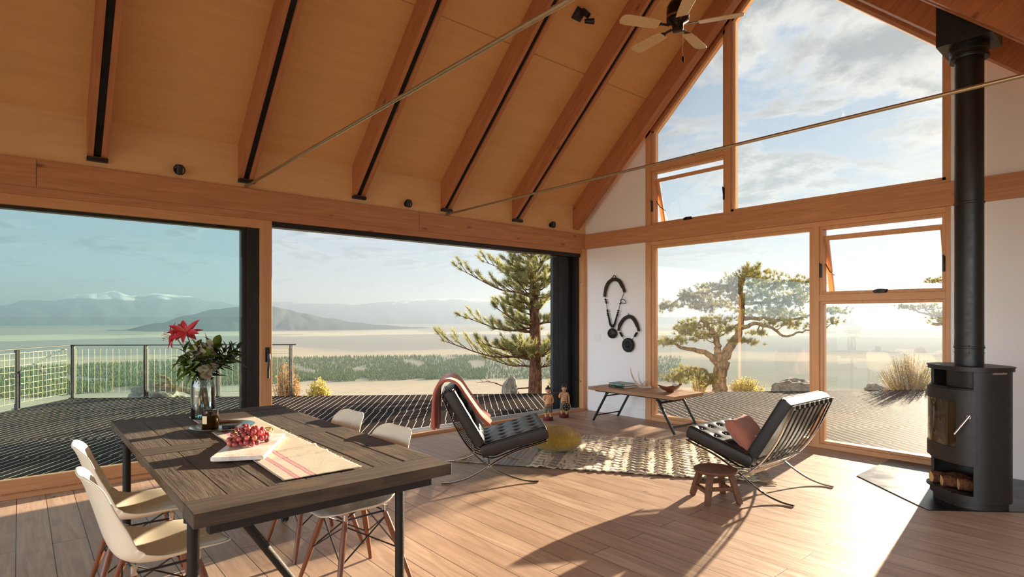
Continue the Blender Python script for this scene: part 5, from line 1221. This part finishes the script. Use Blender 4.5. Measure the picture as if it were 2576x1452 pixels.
# ------------------------------------------------------------------ on the bell wall
iron = plain('dark_forged_bell', S(38, 36, 36), .45, .5, .3, 30, .25); lth = plain('dark_collar_leather', S(40, 30, 28), .6, 0, .2, 30, .2); cordm = plain('black_cord', S(26, 24, 24), .8)
def wallp(P_, x=6.715): return [(x, a, b_) for a, b_ in P_]
def onto(o_list, root):
    for o in o_list: o.parent = root; o.matrix_parent_inverse = Matrix.Identity(4)
def local(P_, c): return [V(p[0]-c[0], p[1]-c[1], p[2]-c[2]) for p in map(Vector, P_)]
c1 = (6.715, 5.50, 2.06)
N1 = thing('hanging_bell', 'black round bell hanging on a long dark collar and cords, higher on the white wall', 'bell', c1)
L1 = lambda P_: local(wallp(P_), c1)
MB().tube(spline(L1([(5.683, 1.757), (5.675, 1.828), (5.644, 1.917), (5.59, 1.981), (5.499, 2.012), (5.41, 1.984), (5.358, 1.917), (5.325, 1.864), (5.307, 1.815)]), 4), [.022]*6+[.026]*21+[.020]*6, 12).build('collar', lth, N1, smooth=True)
MB().tube(L1([(5.57, 2.01), (5.53, 2.045), (5.499, 2.075), (5.47, 2.05), (5.45, 2.015)]), .006, 6).build('hanging_loop', lth, N1, smooth=True)
m_ = MB(); m_.tube(spline(L1([(5.680, 1.75), (5.652, 1.678), (5.636, 1.582), (5.621, 1.51)]), 3), .0045, 6); m_.tube(spline(L1([(5.310, 1.811), (5.373, 1.69), (5.41, 1.567), (5.439, 1.497)]), 3), .0045, 6)
m_.tube(spline(L1([(5.621, 1.51), (5.59, 1.40), (5.575, 1.345), (5.537, 1.31), (5.50, 1.335), (5.477, 1.385), (5.439, 1.497)]), 4), [.011+.007*math.sin(PI*i/24) for i in range(25)], 8); m_.build('cord', cordm, N1, smooth=True)
m_ = MB()
for a, b_ in ((5.665, 1.715), (5.655, 1.69), (5.648, 1.665), (5.628, 1.555), (5.624, 1.53), (5.620, 1.505), (5.616, 1.48), (5.421, 1.545), (5.427, 1.52), (5.434, 1.495), (5.44, 1.47), (5.385, 1.65)): m_.ball(L1([(a, b_)])[0], .017, 10, 7, (1, 1, .7))
m_.build('beads', cordm, N1, smooth=True)
m_ = MB(); m_.tube(spline(L1([(5.387, 1.695), (5.35, 1.715), (5.31, 1.70), (5.28, 1.66), (5.33, 1.65), (5.375, 1.675)]), 3), .005, 6); m_.build('leaf_loop', lth, N1, smooth=True)
m_ = MB(); m_.ball(L1([(5.537, 1.207)])[0], .088, 24, 16, (.36, 1, .86)); p = L1([(5.537, 1.288)])[0]; m_.tube([p+V(0, .020*math.cos(t), .024*math.sin(t)) for t in [i*2*PI/16 for i in range(16)]], .007, 6, closed=True); m_.build('bell_body', iron, N1, smooth=True)
c2 = (6.715, 5.235, 1.47)
N2 = thing('hanging_bell', 'flat black disc bell hanging on a short dark collar, lower on the white wall', 'bell', c2)
L2 = lambda P_: local(wallp(P_), c2)
MB().tube(spline(L2([(5.418, 1.250), (5.40, 1.321), (5.351, 1.392), (5.292, 1.438), (5.227, 1.457), (5.163, 1.439), (5.114, 1.387), (5.079, 1.325), (5.050, 1.252)]), 4), [.020]*4+[.026]*25+[.020]*4, 12).build('collar', lth, N2, smooth=True)
MB().tube(L2([(5.26, 1.458), (5.235, 1.505), (5.21, 1.462)]), .0045, 6).build('hanging_loop', cordm, N2, smooth=True)
m_ = MB(); m_.tube(L2([(5.410, 1.25), (5.387, 1.22), (5.351, 1.17), (5.30, 1.105)]), .0035, 6); m_.tube(L2([(5.060, 1.25), (5.086, 1.226), (5.121, 1.176), (5.18, 1.11)]), .0035, 6); m_.build('cord', cordm, N2)
m_ = MB()
for a, b_ in ((5.382, 1.215), (5.368, 1.195), (5.354, 1.175), (5.091, 1.218), (5.106, 1.198), (5.119, 1.178)): m_.ball(L2([(a, b_)])[0], .019, 10, 7, (1, 1, .8))
m_.build('beads', cordm, N2, smooth=True)
m_ = MB()
for a, b_ in ((5.408, 1.243), (5.062, 1.243)): m_.box(V(*L2([(a, b_)])[0])-V(.012, .02, .005), V(*L2([(a, b_)])[0])+V(.012, .02, .004))
m_.build('ferrule', plain('bone_ferrule', S(222, 214, 204), .5), N2)
m_ = MB(); q = L2([(5.242, 1.043)])[0]; m_.lathe([(.001, -.022), (.095, -.022), (.104, -.012), (.104, .010), (.096, .020), (.088, .017), (.078, .020), (.045, .020), (.040, .016), (.030, .018), (.022, .030), (.001, .034)], 40, m=Matrix.Translation(q) @ Matrix.Rotation(-PI/2, 4, 'Y')); m_.build('bell_body', iron, N2, smooth=True, angle=40)
SW = thing('light_switch', 'white double light switch plate left of the bells', 'switch', (6.7495, 5.845, 1.135))
m_ = MB(); m_.box((-.006, -.062, -.06), (0, .062, .06)); m_.build('plate', M['white_plastic'], SW, bevel=.003)
for yy in (-.026, .026):
    m_ = MB(); m_.box((-.010, yy-.017, -.034), (-.005, yy+.017, .034)); m_.build('rocker', M['white_plastic'], SW, bevel=.003)

# ------------------------------------------------------------------ wood stove, flue, hearth
hp = MB(); hp.prism([(5.795, 1.932), (5.167, 1.238), (5.654, .763), (6.745, .763), (6.745, 1.932)], .0, .006)
tag(hp.build('hearth_plate', plain('blackened_steel_plate', S(34, 32, 32), .3, .6, .2, 6, .03), bevel=.001), 'black steel hearth plate on the floor under the wood stove', 'hearth')
stv = plain('stove_iron', S(44, 39, 35), .48, .3, .12, 40, .05); SB = M['black_metal']
SA, SBB, SN = .255, .225, 2.5          # rounded plan of the stove body
def so(deg, grow=0):
    c_, s_ = math.cos(R(deg)), math.sin(R(deg)); q = (abs(c_/(SA+grow))**SN+abs(s_/(SBB+grow))**SN)**(-1/SN); return (q*c_, q*s_)
def ring(a0, a1, g0, g1, n=40): return [so(a0+(a1-a0)*i/n, g1) for i in range(n+1)]+[so(a1+(a0-a1)*i/n, g0) for i in range(n+1)]
def full(g, n=72): return [so(360*i/n, g) for i in range(n)]
SX, SY, SRZ = 5.655, 1.085, R(230)
L0, L1_ = 212, 326                      # opening, seen from the front: left edge to right edge
STV = thing('wood_stove', 'black curved wood stove with a glass door, in front of the white wall', 'stove', (SX, SY, .006), SRZ)
m_ = MB(); m_.prism(full(-.02), 0, .05); m_.prism(full(0), .05, .10); m_.prism(full(-.001), .325, .36); m_.prism(full(-.012), .36, .90)
m_.prism(ring(L1_, L0+360, -.02, 0), .09, 1.04)                     # shell round the back and sides
m_.prism(full(-.10), .895, 1.04)
m_.build('body', stv, STV, smooth=True, angle=40)
m_ = MB(); m_.prism(full(.014), 1.035, 1.062); m_.prism(full(.020), 1.062, 1.068); m_.build('top_plate', stv, STV, smooth=True, angle=40)
MB().prism(ring(L0-4, L1_-30, -.05, .022), .098, .112).build('ash_lip', stv, STV)
def curved(mb, aa, ab, z0, z1, g0=.001, g1=.018, n=16): mb.prism(ring(aa, ab, g0, g1, n), z0, z1)
dr_ = MB(); DA, DB = L0-6, L1_+2; wa, wb = DA+9, DB-25
curved(dr_, DA, DB, .345, .455); curved(dr_, DA, DB, .805, .893); curved(dr_, DA, wa, .455, .805, n=4); curved(dr_, wb, DB, .455, .805, n=6)
DRO = dr_.build('door', stv, STV, smooth=True, angle=40)
gl = MB(); gl.grid(24, 2, lambda u, v: (*so(wa+(wb-wa)*u, .010), .45+.36*v))
def smoked():
    m = bpy.data.materials.new('sooty_stove_glass'); m.use_nodes = True; m.node_tree.nodes.clear(); k = NT(m.node_tree); v = objvec(k, False); n = k.noise(k.mapping(v, (26, 26, 3)), 1, 5)
    fr = k.n('ShaderNodeFresnel', {'IOR': 1.6}).outputs[0]; t = k.n('ShaderNodeBsdfTransparent', {'Color': k.mix(n, (.22, .18, .13, 1), (.55, .47, .36, 1))}); dd = k.n('ShaderNodeBsdfDiffuse', {'Color': S(112, 90, 60)})
    a = k.n('ShaderNodeMixShader', {0: k.math('MULTIPLY', n, .6), 1: t, 2: dd}); g = k.n('ShaderNodeBsdfGlossy', {'Roughness': .04}); mx = k.n('ShaderNodeMixShader', {0: k.math('MINIMUM', k.math('MULTIPLY', fr, 2.2), 1.0), 1: a, 2: g}); k.n('ShaderNodeOutputMaterial', {0: mx}); return m
gl.build('glass', smoked(), DRO, smooth=True)
ha = DB-8; hp_ = V(*so(ha, .018), .70); hn = V(math.cos(R(ha)), math.sin(R(ha)), 0); ht = V(-hn.y, hn.x, 0); hd = MB()
hd.tube([hp_, hp_+hn*.030], .014, 14); hd.tube([hp_+hn*.030+ht*.006+V(0, 0, .012), hp_+hn*.048-ht*.085-V(0, 0, .135)], [.011, .008], 12); hd.build('handle', M['chrome'], DRO, smooth=True, angle=40)
MB().prism(ring(L0-5, L1_-40, -.04, .004), .893, .905).build('niche_lip', stv, STV)
MB().prism(ring(L1_+26, L1_+50, .0, .006, 6), 1.018, 1.032).build('vent_slider', M['chrome'], STV)
# logs in the lower niche
lg_b = bark_mat('log_bark', S(66, 40, 28), S(116, 74, 50), 30); lg_e = plain('log_end_wood', S(214, 172, 116), .8, 0, .12, 40, .1)
def log(label, x, y, z_, rz, r_, L):
    q = Matrix.Rotation(SRZ, 4, 'Z') @ Vector((x, y, 0)); t = thing('firewood_log', label, 'log', (SX+q.x, SY+q.y, z_+.006), SRZ+rz)
    m_ = MB(); m_.tube([(0, -L/2+L*i/6, .004*math.sin(i*2)) for i in range(7)], [r_*(1+.05*math.sin(i*1.7)) for i in range(7)], 18, cap=False); m_.build('bark', lg_b, t, smooth=True, angle=0)
    for s_ in (-1, 1):
        m_ = MB(); m_.lathe([(.001, 0), (r_*.5, .001), (r_*.97, 0)], 18, m=Matrix.Translation((0, s_*L/2, .004*math.sin(0 if s_ < 0 else 12))) @ Matrix.Rotation(s_*-PI/2, 4, 'X')); m_.build('cut_end', lg_e, t, smooth=True)
log('split log lying at the left in the stove niche', -.125, -.07, .150, R(-16), .045, .24); log('log lying in the middle of the stove niche', -.005, -.06, .148, R(-22), .043, .26); log('log lying at the right in the stove niche', .10, -.02, .150, R(-26), .045, .24)
FP = thing('stove_pipe', 'tall black stove pipe rising to a box at the sloping ceiling', 'stove pipe', (5.64, 1.085, 1.0745))
zc_ = CZ+PITCH*(1.085-YR)
PR = .093
MB().tube([(0, 0, 0), (0, 0, zc_-1.07-.12)], PR, 40).build('pipe', SB, FP, smooth=True)
for z_ in (.13, 1.255):
    MB().lathe([(PR+.001, 0), (PR+.0055, .004), (PR+.0055, .016), (PR+.001, .02)], 40, (0, 0, z_)).build('joint_band', SB, FP, smooth=True)
MB().lathe([(PR+.001, 2.385), (.124, 2.385), (.127, 2.39), (.127, 2.41), (.121, 2.415), (.121, 2.44), (.127, 2.445), (.127, 2.49), (PR+.001, 2.49)], 40).build('collar', SB, FP, smooth=True, angle=40)
zb = 2.49; y0, y1 = -.175, .175
m_ = MB(); m_.prism_x([(y0, zb), (y1, zb), (y1, zc_-1.0745+PITCH*y1-.006), (y0, zc_-1.0745+PITCH*y0-.006)], -.175, .175); m_.build('support_box', SB, FP, bevel=.002)
m_ = MB()
for i in range(8):
    a = i*PI/4+.2
    for z_ in (.10, .155): m_.ball((PR*math.cos(a), PR*math.sin(a), z_), .004, 6, 4)
m_.build('rivets', SB, FP)

# ------------------------------------------------------------------ ceiling fan and spotlights
FN = thing('ceiling_fan', 'dark ceiling fan with pale blades hanging from the ridge', 'ceiling fan', (4.726, YRIDGE, 4.15))
bronze2 = plain('dark_bronze', S(46, 32, 24), .3, .7, .15, 20, .02)
MB().lathe([(.001, .30), (.03, .298), (.075, .28), (.100, .235), (.104, .17), (.100, .12), (.104, .115), (.104, .10), (.085, .088), (.06, .075), (.052, .06), (.052, .02), (.048, .005), (.03, 0), (.001, 0)], 36).build('motor', bronze2, FN, smooth=True, angle=40)
MB().tube([(0, 0, .28), (0, 0, RZ-.46-4.15)], .014, 12).build('downrod', bronze2, FN, smooth=True)
MB().lathe([(.02, RZ-.56-4.15), (.055, RZ-.52-4.15), (.065, RZ-.461-4.15)], 24).build('canopy', bronze2, FN, smooth=True)
MB().lathe([(.1045, .125), (.1055, .13), (.1055, .140), (.1045, .145)], 36).build('brass_ring', plain('brass', S(176, 140, 84), .25, 1), FN, smooth=True)
bl_m = wood('pale_fan_blade', S(222, 194, 148), S(198, 166, 118), 0, 2, .4, False, .03)
for i in range(5):
    a = R(123-72*i)+TREE_RZ; mt = Matrix.Rotation(a, 4, 'Z') @ Matrix.Rotation(R(12), 4, 'X')
    m_ = MB(); m_.prism([(.19, -.052), (.30, -.062), (.52, -.068), (.565, -.058), (.585, -.03), (.585, .03), (.565, .058), (.52, .068), (.30, .062), (.19, .052)], .048, .055, mt); B_b = m_.build('blade', bl_m, FN, bevel=.002)
    m_ = MB(); m_.prism([(.08, -.015), (.16, -.013), (.21, -.035), (.27, -.02), (.27, .02), (.21, .035), (.16, .013), (.08, .015)], .055, .060, mt); m_.build('blade_bracket', bronze2, B_b)
m_ = MB()
for i in range(44): m_.ball((.055, -.02, .02-.0055*i), .0022, 5, 4)
m_.build('pull_chain', plain('chain_nickel', S(190, 176, 150), .3, 1), FN, smooth=True)
MB().lathe([(.001, 0), (.011, .0), (.011, .045), (.006, .05), (.001, .052)], 12, (.055, -.02, -.275)).build('chain_pull', bronze2, FN, smooth=True)
def spot(label, loc):
    r = thing('wall_spotlight', label, 'spotlight', loc)
    MB().lathe([(.001, 0), (.034, 0), (.034, .010), (.001, .012)], 20, m=Matrix.Rotation(PI/2, 4, 'X')).build('base', SB, r, smooth=True, angle=40)
    m_ = MB(); m_.tube([(.045*math.cos(t), -.055, .045*math.sin(t)) for t in [R(-70)+R(320)*i/16 for i in range(17)]], .006, 6); m_.tube([(0, -.01, 0), (0, -.055, -.045)], .007, 6); m_.build('yoke', SB, r, smooth=True)
    m_ = MB(); m_.lathe([(.001, -.045), (.022, -.043), (.026, -.03), (.028, .035), (.030, .045), (.026, .044), (.020, .03), (.001, .028)], 20, m=Matrix.Translation((0, -.055, 0)) @ Matrix.Rotation(R(18), 4, 'X')); m_.build('head', SB, r, smooth=True, angle=50)
    return r
s0 = spot('small black spotlight on the long beam over the glass door', (1.123, LW-.0005, 2.815)); 
for x, lb in ((3.546, 'small black spotlight on the long beam at the middle of the doorway'), (5.982, 'small black spotlight on the long beam nearest the gable wall')):
    c = copy_tree(s0); c.location.x = x; c['label'] = lb
SP = thing('ceiling_spotlight', 'black double spotlight on a square plate on the sloping ceiling', 'spotlight', (4.68, 4.335, CZ+PITCH*(LW-4.335)-.001)); SP.rotation_euler = (-math.atan(PITCH), 0, 0)
m_ = MB(); m_.box((-.065, -.065, -.022), (.065, .065, 0)); m_.build('plate', SB, SP, bevel=.003)
m_ = MB(); m_.tube([(.02, -.02, -.02), (.05, -.03, -.09)], .009, 8); m_.tube([(.0, -.06, -.085), (.10, .0, -.095)], .008, 8); m_.build('arm', SB, SP, smooth=True)
for p, q in ((V(.0, -.06, -.09), V(.15, .1, -1)), (V(.10, 0, -.10), V(.5, -.45, -.6))):
    m_ = MB(); mt = Matrix.Translation(p) @ q.to_track_quat('Z', 'Y').to_matrix().to_4x4(); m_.lathe([(.001, -.05), (.022, -.048), (.026, -.02), (.032, .055), (.029, .055), (.022, .03), (.001, .028)], 20, m=mt); m_.build('head', SB, SP, smooth=True, angle=50)

# ------------------------------------------------------------------ two carved figures carrying a gong pole
def skin(name, verts, edges, mat, parent, sub=2, root=0):
    me = bpy.data.meshes.new(name); me.from_pydata([v[:3] for v in verts], edges, []); o = bpy.data.objects.new(name, me); C.objects.link(o); me.materials.append(mat); o.parent = parent
    md = o.modifiers.new('skin', 'SKIN'); md.use_smooth_shade = True
    for i, v in enumerate(verts):
        sv = me.skin_vertices[0].data[i]; r_ = v[3]; sv.radius = r_ if isinstance(r_, tuple) else (r_, r_); sv.use_root = i == root
    md2 = o.modifiers.new('sub', 'SUBSURF'); md2.levels = md2.render_levels = sub; return o
def painted(name, c1, c2, sc=40): return plain(name, c1, .5, 0, .12, sc, .05)
skin_m = plain('painted_wood_skin', S(214, 164, 116), .5, 0, .12, 25, .1); hair_m = plain('painted_black_hair', S(26, 26, 32), .45, 0, .2, 30, .1); base_m = plain('maroon_base', S(96, 26, 36), .5, 0, .12, 20, .08)
def plaid():
    m, k, b, o = new_mat('painted_plaid'); sp = k.n('ShaderNodeSeparateXYZ', {0: k.n('ShaderNodeTexCoord').outputs['Object']}).outputs
    f = k.math('FRACT', k.math('MULTIPLY', sp[2], 42.0)); g = k.math('FRACT', k.math('MULTIPLY', k.math('ADD', sp[0], k.math('MULTIPLY', sp[1], .7)), 46.0))
    c = k.ramp(f, [(0, S(70, 88, 70)), (.3, S(70, 88, 70)), (.31, S(176, 164, 120)), (.45, S(176, 164, 120)), (.46, S(48, 62, 66)), (.75, S(48, 62, 66)), (.76, S(128, 92, 60))], 'CONSTANT'); c = k.mix(k.ramp(g, [(.0, (0, 0, 0)), (.7, (0, 0, 0)), (.72, (.6,)*3)]), c, S(150, 146, 112))
    setb(k, b, color=c, rough=.6); return m
PLD = plaid(); face_d = plain('painted_features', S(60, 24, 22), .5); gold = plain('painted_gold', S(206, 184, 130), .5, 0, .1)
def figure(label, loc, rz, gong, s=1.0):
    r = thing('carved_figure', label, 'figurine', loc, rz)       # faces -y
    m_ = MB(); m_.lathe([(.068, 0), (.071, .004), (.071, .044), (.067, .048), (.001, .048)], 32); m_.build('base', base_m, r, smooth=True, angle=40)
    vb = [(0, 0, .225, (.044, .040)), (0, -.006, .262, (.052, .050)), (0, -.004, .30, (.047, .042)), (0, .0, .335, (.050, .034)), (0, .002, .362, (.026, .024)), (0, -.004, .380, (.020, .020)), (0, -.008, .402, (.033, .034)), (0, -.008, .428, (.036, .037)), (0, -.004, .450, (.030, .031)),
          (.048, .002, .343, .020), (.066, .012, .30, .016), (.070, .004, .262, .0135), (-.048, .002, .343, .020), (-.066, .010, .31, .016), (-.062, -.014, .285, .0135),
          (.026, .004, .19, .028), (.032, .002, .13, .023), (.034, .008, .085, .015), (.034, .006, .062, .014), (.034, -.030, .056, .012), (-.026, .002, .19, .028), (-.032, -.004, .13, .023), (-.034, .002, .085, .015), (-.034, 0, .062, .014), (-.034, -.036, .056, .012)]
    e = [(0, 1), (1, 2), (2, 3), (3, 4), (4, 5), (5, 6), (6, 7), (7, 8), (3, 9), (9, 10), (10, 11), (3, 12), (12, 13), (13, 14), (0, 15), (15, 16), (16, 17), (17, 18), (18, 19), (0, 20), (20, 21), (21, 22), (22, 23), (23, 24)]
    # left arm raised to the pole on the shoulder, right arm bent or hanging
    n = len(vb); vb += [(.060, -.020, .250, .012), (.046, -.036, .252, .011)] if not gong else [(.073, -.010, .225, .012), (.070, -.018, .200, .012)]
    e += [(11, n), (n, n+1)]; n2 = len(vb); vb += [(-.056, -.030, .318, .012), (-.052, -.022, .348, .013)]; e += [(14, n2), (n2, n2+1)]
    skin('body', vb, e, skin_m, r, 2, 0)
    vp = [(0, 0, .222, (.046, .043)), (0, 0, .238, (.047, .046)), (.027, .003, .185, .033), (.034, .002, .135, .029), (.036, .004, .098, .022), (-.027, .001, .185, .033), (-.034, -.003, .135, .029), (-.036, 0, .098, .022)]
    skin('trousers', vp, [(0, 1), (0, 2), (2, 3), (3, 4), (0, 5), (5, 6), (6, 7)], PLD, r, 2, 0)
    m_ = MB(); m_.ball((0, .004, .440), .040, 18, 12, (1, 1.02, .72)); m_.ball((0, .006, .476), .016, 12, 8, (1, 1, .9)); m_.tube([(0, .004, .462), (0, .006, .472)], .010, 10)
    m_.build('hair', hair_m, r, smooth=True)
    m_ = MB(); m_.ball((0, -.045, .412), .0075, 10, 7, (.9, 1.1, 1.25)); 
    for sx in (-1, 1): m_.ball((sx*.036, .0, .414), .0085, 8, 6, (.5, .8, 1.3))
    m_.build('nose_and_ears', skin_m, r, smooth=True)
    m_ = MB()
    for sx in (-1, 1): m_.ball((sx*.0145, -.0405, .424), .0046, 8, 6, (1.2, .6, .7)); m_.tube([(sx*.008, -.0415, .434), (sx*.016, -.040, .4365), (sx*.023, -.036, .434)], .0016, 5)
    m_.tube([(-.010, -.0405, .397), (0, -.043, .395), (.010, -.0405, .397)], .0024, 6); m_.build('painted_face', face_d, r, smooth=True)
    m_ = MB(); m_.tube([(.047*math.cos(t), .002+.043*math.sin(t), .228) for t in [i*2*PI/24 for i in range(24)]], .007, 6, closed=True); m_.build('sash', plain('dark_sash', S(40, 52, 50), .6), r, smooth=True)
    if gong:
        q = Matrix.Translation((.028, -.082, .165)) @ Matrix.Rotation(R(90), 4, 'X')
        m_ = MB(); m_.lathe([(.001, -.006), (.060, -.006), (.066, 0), (.066, .008), (.058, .012), (.020, .012), (.016, .020), (.001, .024)], 32, m=q); g_ = m_.build('gong', plain('dark_gong', S(34, 36, 34), .45, .3), r, smooth=True, angle=40)
        m_ = MB(); m_.tube([q @ V(.062*math.cos(t), .062*math.sin(t), .010) for t in [i*2*PI/28 for i in range(28)]], .0035, 6, closed=True)
        for i in range(6):
            a = i*PI/3; m_.tube([q @ V(.026*math.cos(a-.22), .026*math.sin(a-.22), .013), q @ V(.046*math.cos(a), .046*math.sin(a), .013), q @ V(.026*math.cos(a+.22), .026*math.sin(a+.22), .013)], .003, 5, closed=True)
        m_.build('gong_pattern', gold, g_, smooth=True); MB().tube([(.028, -.078, .23), (-.03, -.045, .345)], .0016, 4).build('gong_cord', cordm, r)
    return r
FZ = R(-40)
figure('carved bare-chested figure with plaid trousers, nearer the doorway sill', (5.640, 5.800, 0), R(-35), False)
figure('carved bare-chested figure holding a dark gong, nearer the corner', (5.985, 5.825, 0), R(-42), True)
pa = V(5.640, 5.800, 0)+Matrix.Rotation(R(-35), 3, 'Z') @ V(-.052, -.004, .366); pb = V(5.985, 5.825, 0)+Matrix.Rotation(R(-42), 3, 'Z') @ V(-.052, -.004, .366)
dd = (pb-pa).normalized(); m_ = MB(); m_.tube([pa-dd*.05, pa, pb, pb+dd*.07], .0062, 8)
tag(m_.build('carrying_pole', wood('pole_wood', S(122, 74, 42), S(82, 46, 26), 0, 3, .5, False), smooth=True), 'thin brown pole resting on the shoulders of both carved figures', 'pole')
